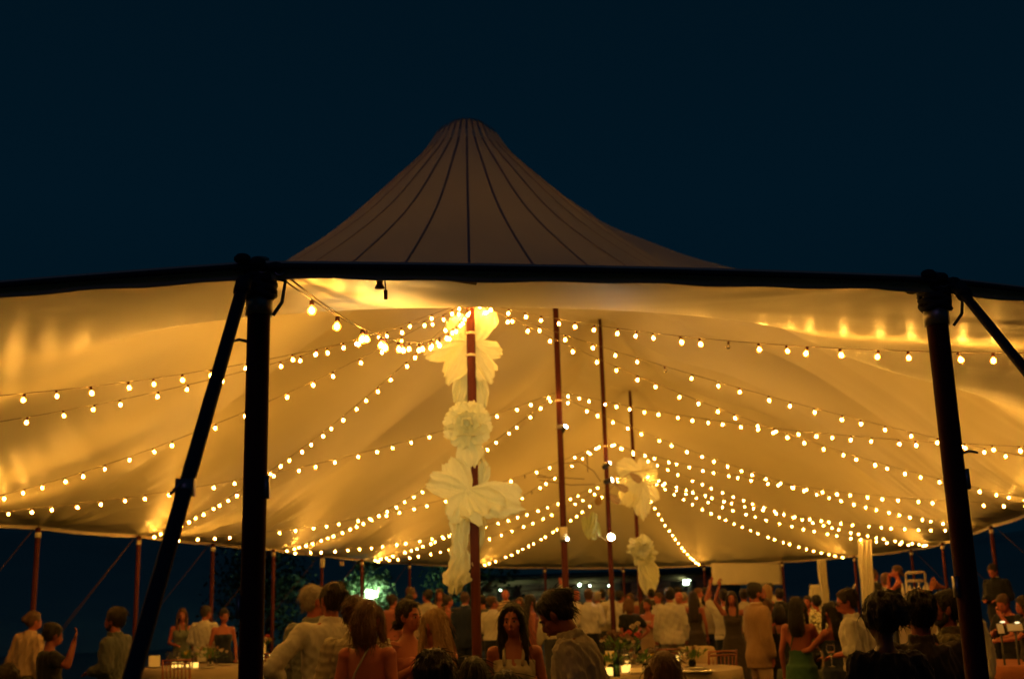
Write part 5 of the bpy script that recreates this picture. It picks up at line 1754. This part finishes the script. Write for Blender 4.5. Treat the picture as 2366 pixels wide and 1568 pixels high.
def card(label, x, y, w, h, rz=0.0, lean=0.15, name='menu_card'):
    p = on_plane(x, y, ZT)
    k = p[1] / 2630
    t = MB()
    t.box((0, 0.0, h * k / 2), (w * k / 2, 0.0035, h * k / 2), rotx(-lean))
    t.box((0, 0.05, 0.006), (w * k * 0.5, 0.035, 0.005))
    o = t.obj(name, M_CARD, smooth=False)
    o.location = p
    o.rotation_euler = (0, 0, rz)
    return tag(o, label, 'card', 'cards standing on the tables')


M_STEM = mat('green_stem', (0.05, 0.11, 0.03), 0.6, 0.3, 20, 0.1)
M_LEAF = mat('fresh_leaf', (0.10, 0.20, 0.04), 0.55, 0.3, 15, 0.1, trans=0.3)
M_BLOOM = {k_: mat('blossom_' + k_, c_, 0.7, 0.2, 40, 0.3, 120) for k_, c_ in dict(white=(0.72, 0.70, 0.5), rose=(0.55, 0.10, 0.10), yellow=(0.7, 0.5, 0.06), dusty=(0.32, 0.20, 0.16), pale=(0.6, 0.5, 0.42)).items()}


def bouquet(label, c, H, spread, blooms, nleaf, seed, vase=(0.045, 0.13), fluffy=False, group='flower arrangements on the tables', bsz=(0.018, 0.034)):
    r_ = np.random.default_rng(seed)
    t = thing('flower_arrangement', label, 'flowers', c, group=group)
    mb = MB()
    vr, vh = vase
    mb.lathe([(0.002, 0), (vr * 0.8, 0), (vr, vh * 0.4), (vr * 0.75, vh), (vr * 0.7, vh), (vr * 0.93, vh * 0.4), (vr * 0.7, 0.006), (0.002, 0.006)], n=14)
    mb.obj('vase', M_GREENGLASS if seed % 2 else M_GLASS, t)
    for q, kind in enumerate(blooms):
        a, e = q * 2.4 + r_.uniform(-0.4, 0.4), math.sqrt((q + 0.5) / len(blooms))
        tip = np.array([math.cos(a) * spread * e, math.sin(a) * spread * e, vh + (H - vh) * (1 - 0.55 * e * e) * r_.uniform(0.85, 1.0)])
        mb = MB()
        mb.tube([(0, 0, vh * 0.2), tip * [0.35, 0.35, 0] + [0, 0, vh + (tip[2] - vh) * 0.5], tip], 0.0028, 5)
        s_ = mb.obj('stem', M_STEM, t)
        mb = MB()
        sz = r_.uniform(*bsz)
        if fluffy:
            for k in range(26):
                d = r_.normal(0, 1, 3); d /= np.linalg.norm(d)
                mb.ell(tip + d * sz * 1.15, (sz * 0.3, sz * 0.3, sz * 0.26), n=6, m=4)
        else:
            for k in range(9):
                b = k * 2.4
                rr = sz * (0.25 + 0.085 * k)
                V, F = petal(sz * 1.15, sz * 1.1, 0.3, 0.1, seed=k, nu=4, nv=5)
                mb.add(V @ rotx(0.25 + 0.12 * k).T @ rotz(b).T + tip, F)
            mb.ell(tip, (sz * 0.4, sz * 0.4, sz * 0.5), n=7, m=5)
        mb.obj('blossom', M_BLOOM[kind], s_)
    mb = MB()
    for q in range(nleaf):
        a = r_.uniform(0, 6.28)
        b = np.array([math.cos(a), math.sin(a), 0]) * spread * r_.uniform(0.1, 0.9)
        V, F = petal(r_.uniform(0.05, 0.11), r_.uniform(0.018, 0.035), 0.2, 0.05, bend=0.4, seed=q, nu=5, nv=3)
        mb.add(V @ rotx(r_.uniform(-1.2, 0.2)).T @ rotz(a - 1.57).T + b + [0, 0, vh + (H - vh) * r_.uniform(0.0, 0.6)], F)
    tag(mb.obj('leaves', M_LEAF, t), kind='stuff')
    return t


ORD = ['leftmost', 'second', 'third', 'fourth', 'fifth', 'sixth', 'seventh', 'eighth', 'ninth', 'tenth', 'eleventh', 'twelfth']


def row_on(me, name, spots, noun, where, cat, group):
    spots = sorted(spots)
    for q, (x, y) in enumerate(spots):
        if len(spots) > 1 and q == len(spots) - 1: lab = 'rightmost ' + noun + ' ' + where
        elif q == 0: lab = 'leftmost ' + noun + ' ' + where
        else: lab = ORD[q] + ' ' + noun + ' from the left ' + where
        put_on(me, name, x, y, lab, cat, group)


# --- left table
pL = on_plane(438, 1546, TH)
cL = np.array([pL[0], pL[1] + 0.92])
round_table('round table at the left, laid with glasses and flowers', 'cream cloth hanging from the left table', cL, 0.95, seed=2)
chair('reddish wooden chair with its back to the camera at the left table', (on_plane(428, 1546, TH)[0], pL[1] - 0.22), 0.05)
chair('wooden chair at the left edge of the left table', (cL[0] - 1.15, cL[1] - 0.1), -1.5)
row_on(ME_GLASSW, 'wine_glass', ((387, 1535), (402, 1533), (413, 1537), (448, 1530), (500, 1533), (470, 1520)), 'wine glass', 'among the flowers on the left table', 'glass', 'wine glasses on the left table')
row_on(ME_PLATE, 'plate', ((360, 1541), (420, 1544), (480, 1543), (520, 1536)), 'pale plate', 'on the left table', 'plate', 'plates on the left table')
row_on(ME_VOT, 'candle', ((403, 1541), (417, 1541), (436, 1541), (452, 1541)), 'glowing candle', 'in the row behind the chair at the left table', 'candle', 'candles on the left table')
card('tall white number card standing in the middle of the left table', 466, 1528, 20, 32)
card('pale folded menu standing at the left end of the left table', 356, 1541, 24, 26, 0.4, 0.3)
bouquet('loose green and yellow flowers beside a candle on the left table', on_plane(430, 1534, ZT), 0.20, 0.10, ['yellow', 'white', 'yellow', 'pale', 'white'], 34, 3, (0.04, 0.08))
bouquet('spreading dusty pink flowers on the right half of the left table', on_plane(486, 1537, ZT), 0.30, 0.26, ['dusty'] * 11 + ['pale'] * 6, 40, 8, (0.05, 0.10))
bouquet('airy dry flowers behind the number card on the left table', on_plane(447, 1522, ZT), 0.42, 0.16, ['dusty'] * 8, 16, 11, (0.04, 0.14))
# --- second table, between the near pole and the grey haired man
pM = on_plane(640, 1530, TH)
cM = np.array([pM[0] - 0.2, pM[1] + 0.9])
round_table('round table between the near pole and the grey haired man', 'cloth of the table between near pole and grey haired man', cM, 0.92, seed=5)
chair('wooden chair in front of the table left of the grey haired man', (pM[0] + 0.02, pM[1] - 0.22), -0.1)
bouquet('red rose and green leaves on the table left of the grey haired man', on_plane(612, 1508, ZT), 0.30, 0.13, ['rose', 'rose', 'pale', 'yellow', 'white'], 26, 4, (0.05, 0.10), bsz=(0.04, 0.055))
row_on(ME_PLATE, 'plate', ((607, 1525), (634, 1527)), 'bright plate', 'on the table left of the grey haired man', 'plate', 'plates on the second table')
row_on(ME_VOT, 'candle', ((604, 1523), (628, 1521), (640, 1519)), 'glowing candle', 'on the table left of the grey haired man', 'candle', 'candles on the second table')
card('pale menu leaning on the table left of the grey haired man', 607, 1512, 14, 26, 0.5, 0.25)
# --- laid table right of the topknot
pR = on_plane(1530, 1556, TH)
cR = np.array([pR[0] + 0.05, pR[1] + 0.98])
round_table('round laid table right of the topknot guest, crowded with glasses', 'cloth of the laid table right of the topknot guest', cR, 1.0, seed=7)
chair('reddish spindle back chair beside the tan suit', (on_plane(1648, 1530, TH)[0], on_plane(1648, 1530, TH)[1] - 0.1), 0.28)
jc = chair('wooden chair with a cream jacket hung over its back', (on_plane(1596, 1520, TH)[0], cR[1] + 1.05), math.pi)
chair('wooden chair on the far side of the laid table, left of the hung jacket', (on_plane(1548, 1520, TH)[0] - 0.1, cR[1] + 1.1), math.pi - 0.1)
# cream jacket hung over the back of the chair
jx, jy = jc.location[0], jc.location[1]
rings = []
for z, hw, dp in ((0.50, 0.235, 0.055), (0.62, 0.245, 0.06), (0.78, 0.24, 0.06), (0.88, 0.23, 0.05), (0.925, 0.205, 0.035), (0.94, 0.16, 0.018)):
    a = np.linspace(0, 2 * math.pi, 26, endpoint=False)
    rings.append(np.stack([np.sign(np.cos(a)) * np.abs(np.cos(a)) ** 0.6 * hw + 0.008 * np.sin(a * 7 + z * 20), np.sin(a) * dp + 0.012 * np.sin(a * 5 + z * 9), np.full(26, z)], 1))
mb = MB()
mb.loft(rings)
o = mb.obj('hung_jacket', mat('cloth_jacket', (0.50, 0.40, 0.27), 0.85, 0.12, 7, 0.25, 150))
o.location = (jx, jy + 0.235, 0)
tag(o, 'cream jacket hung over a chair back behind the laid table', 'jacket')
row_on(ME_GLASSW, 'wine_glass', ((1425, 1540), (1442, 1535), (1458, 1545), (1470, 1530), (1492, 1542), (1505, 1535), (1588, 1540), (1602, 1528), (1575, 1530), (1450, 1552), (1520, 1528)), 'wine glass', 'on the crowded laid table', 'glass', 'wine glasses on the laid table')
row_on(ME_PLATE, 'plate', ((1478, 1553), (1510, 1550), (1612, 1545), (1628, 1552), (1590, 1553), (1560, 1527)), 'pale plate', 'on the crowded laid table', 'plate', 'plates on the laid table')
row_on(ME_VOT, 'candle', ((1408, 1556), (1413, 1559), (1444, 1552), (1450, 1549), (1562, 1527), (1518, 1546)), 'glowing candle', 'on the crowded laid table', 'candle', 'candles on the laid table')
card('tall white menu card right of the topknot shirt', 1411, 1541, 20, 36, 0.1, 0.25)
card('pale square card lying towards the camera on the laid table', 1470, 1556, 26, 16, -0.1, 1.0, 'napkin')
bouquet('green leaves and yellow blossom low on the laid table', on_plane(1412, 1550, ZT), 0.20, 0.14, ['yellow', 'yellow', 'white', 'pale', 'white'], 46, 5, (0.045, 0.08))
bouquet('airy bush of small pale flowers behind the green leaves', on_plane(1430, 1528, ZT), 0.40, 0.24, ['dusty'] * 14 + ['pale'] * 6, 44, 9, (0.05, 0.12))
bouquet('tall thin stemmed pale flower rising from the laid table', on_plane(1473, 1535, ZT), 0.56, 0.07, ['pale', 'pale', 'rose'], 5, 6, (0.03, 0.16), bsz=(0.03, 0.05))
bouquet('red blossom in a small vase at the back of the laid table', on_plane(1450, 1520, ZT), 0.36, 0.08, ['rose', 'rose', 'dusty'], 6, 14, (0.03, 0.14), bsz=(0.04, 0.055))
bouquet('low spreading pale flowers at the right end of the laid table', on_plane(1600, 1538, ZT), 0.24, 0.20, ['pale', 'white', 'dusty', 'pale', 'dusty', 'white', 'dusty', 'pale'], 40, 17, (0.05, 0.08))
bouquet('small dusty bunch beside the light brown haired seated woman', on_plane(1492, 1548, ZT), 0.22, 0.15, ['dusty', 'dusty', 'pale', 'yellow', 'dusty'], 34, 18, (0.045, 0.08))
for n_, (x, y) in enumerate(((1477, 1532), (1425, 1562))):
    mb = MB()
    mb.lathe([(0.002, 0), (0.038, 0), (0.038, 0.19), (0.030, 0.225), (0.014, 0.25), (0.0135, 0.30), (0.016, 0.302), (0.016, 0.312), (0.002, 0.312)], n=14)
    o = mb.obj('bottle', M_GREENGLASS)
    o.location = on_plane(x, y, ZT)
    tag(o, ('dark wine bottle at the back of the laid table', 'dark wine bottle at the near edge of the laid table')[n_], 'bottle', 'wine bottles on the laid table')
# --- table with the white flowers behind the green dress
pF = at(1878, 1440, 13.2)
round_table('small round table bearing white flowers behind the green dress', 'dark cloth of the small table under the white flowers', (pF[0], pF[1]), 0.42, mat('dark_cloth', (0.05, 0.06, 0.05), 0.9, 0.2, 6, 0.2), seed=9)
bouquet('big fluffy bunch of white flowers between green dress and bare shouldered woman', (pF[0], pF[1], ZT), 0.60, 0.27, ['white'] * 24, 60, 21, (0.07, 0.22), fluffy=True, bsz=(0.04, 0.06))
# --- wine glass held beside the sunglasses man's sleeve
o = bpy.data.objects.new('wine_glass', ME_GLASSW)
link(o)
pg = at(2027 * 0 + z7(650, 1420)[0], z7(650, 1420)[1], 10.6)
o.location = pg
tag(o, 'wine glass held low between the white sleeve and the bare shouldered woman', 'glass')

# --- right table with sheets of music
pK = at(2318, 1520, 13.0)
M_RUST = mat('rust_cloth', (0.34, 0.12, 0.06), 0.9, 0.3, 10, 0.3, 50)
round_table('round table at the right edge beyond the near pole', 'mottled rust coloured cloth on the table at the right edge', (pK[0] + 0.1, pK[1] + 0.45), 0.72, M_RUST, seed=12)
for n_, (x, y, w, h) in enumerate(((2312, 1452, 14, 22), (2345, 1449, 34, 16))):
    c = at(x, y, 13.0)
    k = 13.0 / 2630
    t = thing('music_stand', ('narrow bright sheet on a stand before the player', 'wide bright sheet on a stand at the right edge')[n_], 'music stand', (c[0], c[1], 0), group='music stands with lit sheets')
    mb = MB(); mb.tube([(0, 0, 0.02), (0, 0, c[2] - 0.03)], 0.012, 7)
    for q in range(3):
        a = q * 2.09
        mb.tube([(0, 0, 0.14), (math.cos(a) * 0.22, math.sin(a) * 0.22, 0.01)], 0.009, 6)
    mb.obj('stand', M_BLACK, t)
    mb = MB(); mb.box((0, 0.012, c[2]), (w * k * 0.55, 0.004, h * k * 0.55), rotx(-0.3)); mb.obj('desk', M_BLACK, t, smooth=False)
    mb = MB(); mb.box((0, 0, c[2] + 0.004), (w * k / 2, 0.002, h * k / 2), rotx(-0.3)); mb.obj('sheet', M_CARD, t, smooth=False)
    mb = MB(); mb.tube([(0, 0.03, c[2] + h * k * 0.55), (0, -0.03, c[2] + h * k * 0.8), (0, -0.07, c[2] + h * k * 0.75)], 0.006, 6); mb.obj('lamp_arm', M_BLACK, t)
    mb = MB(); mb.ell((0, -0.075, c[2] + h * k * 0.70), (0.03, 0.012, 0.01), n=8, m=5); mb.obj('lamp', emit('clip_lamp', (1.0, 0.85, 0.45), 1.5), t)

# --- on the stage: white chair, small white bottles, speaker horn, microphone stand
c = at(2112, 1370, 20.5)
k = 20.5 / 2630
t = thing('folding_chair', 'white chair with a slatted round cornered back on the stage', 'chair', (c[0], c[1], SZ))
zt = at(2112, 1321, 20.5)[2] - SZ
for s in (-1, 1):
    mb = MB(); mb.tube([(s * 0.17, 0.16, 0), (s * 0.17, -0.02, 0.45), (s * 0.168, -0.17, zt - 0.04), (s * 0.14, -0.185, zt)], 0.02, 8); mb.obj('back_post', M_WHITEPAINT, t)
    mb = MB(); mb.tube([(s * 0.15, -0.22, 0), (s * 0.15, 0.2, 0.45)], 0.018, 8); mb.obj('leg', M_WHITEPAINT, t)
for z in (zt, zt - 0.14, zt - 0.30):
    mb = MB(); mb.box((0, -0.185 + (zt - z) * 0.22, z - 0.01), (0.155 if z < zt else 0.145, 0.012, 0.026)); mb.obj('slat', M_WHITEPAINT, t)
mb = MB(); mb.box((0, 0.05, 0.46), (0.19, 0.19, 0.018)); mb.obj('seat', M_WHITEPAINT, t)
cs = at(2128, 1378, 20.0)
bar = thing('bar_counter', 'low counter carrying pale bottles before the white chair', 'counter', (cs[0], cs[1], SZ))
bt = cs[2] - SZ
mb = MB(); mb.box((0, 0, bt - 0.02), (0.42, 0.2, 0.02)); mb.obj('top', M_LINEN, bar, smooth=False)
mb = MB(); mb.box((0, 0.0, (bt - 0.04) / 2), (0.38, 0.17, (bt - 0.04) / 2)); mb.obj('body', M_LINEN, bar, smooth=False)
mb = MB()
mb.lathe([(0.002, 0), (0.03, 0), (0.031, 0.12), (0.022, 0.16), (0.011, 0.18), (0.011, 0.23), (0.002, 0.23)], n=10)
ME_PB = mb.mesh('pale_bottle', mat('pale_bottle', (0.6, 0.55, 0.45), 0.3, 0.1, 9, 0))
for q, x in enumerate((2088, 2098, 2105, 2114, 2126, 2137, 2146)):
    o = bpy.data.objects.new('bottle', ME_PB); link(o)
    p = at(x, 1378, 20.0 + 0.06 * (q % 2))
    o.location = (p[0], p[1], SZ + bt)
    o.scale = (1, 1, (1.0, 1.15, 0.9, 0.75, 1.05, 0.85, 1.0)[q])
    tag(o, ('leftmost pale bottle' if q == 0 else 'rightmost pale bottle' if q == 6 else ORD[q] + ' pale bottle from the left') + ' in the row before the white chair', 'bottle', 'pale bottles on the counter')
c = at(2165, 1352, 20.5)
t = thing('horn_speaker', 'reddish flaring horn right of the white chair on the stage', 'horn', (c[0], c[1], SZ))
mb = MB()
M_ = roty(R(-72))
mb.lathe([(0.03, -0.14), (0.04, -0.06), (0.07, 0.02), (0.13, 0.09), (0.126, 0.09), (0.06, 0.02), (0.03, -0.05), (0.01, -0.1)], n=18)
v_ = mb.pts() @ M_.T + np.array([0, 0, c[2] - SZ])
mb.v = [v_]
mb.obj('horn', M_RUST, t)
mb = MB(); mb.tube([(0, 0, 0), (0, 0, c[2] - SZ - 0.04)], 0.014, 8); mb.lathe([(0.01, 0), (0.13, 0), (0.12, 0.02), (0.01, 0.03)], n=14); mb.obj('stand', M_BLACK, t)
mc = at(1968, 1375, 19.5)
t = thing('microphone_stand', 'microphone stand with a pale boom left of the tall curtain', 'microphone stand', (mc[0], mc[1], 0))
e0, e1 = at(1962, 1378, 19.5) - mc, at(1976, 1349, 19.5) - mc
z0 = np.array([0, 0, mc[2]])
mb = MB(); mb.tube([(0, 0, 0), (0, 0, mc[2])], 0.012, 7); mb.lathe([(0.01, 0), (0.14, 0), (0.13, 0.02), (0.01, 0.03)], n=14); mb.obj('stand', M_BLACK, t)
mb = MB(); mb.tube([z0 + e0, z0 + e1], 0.016, 7); mb.obj('boom', M_WHITEPAINT, t)
mb = MB(); mb.tube([z0 + e0, z0 + e0 + (-0.03, -0.02, -0.05)], [0.022, 0.026], 10); mb.obj('microphone', M_WHITEPAINT, t)
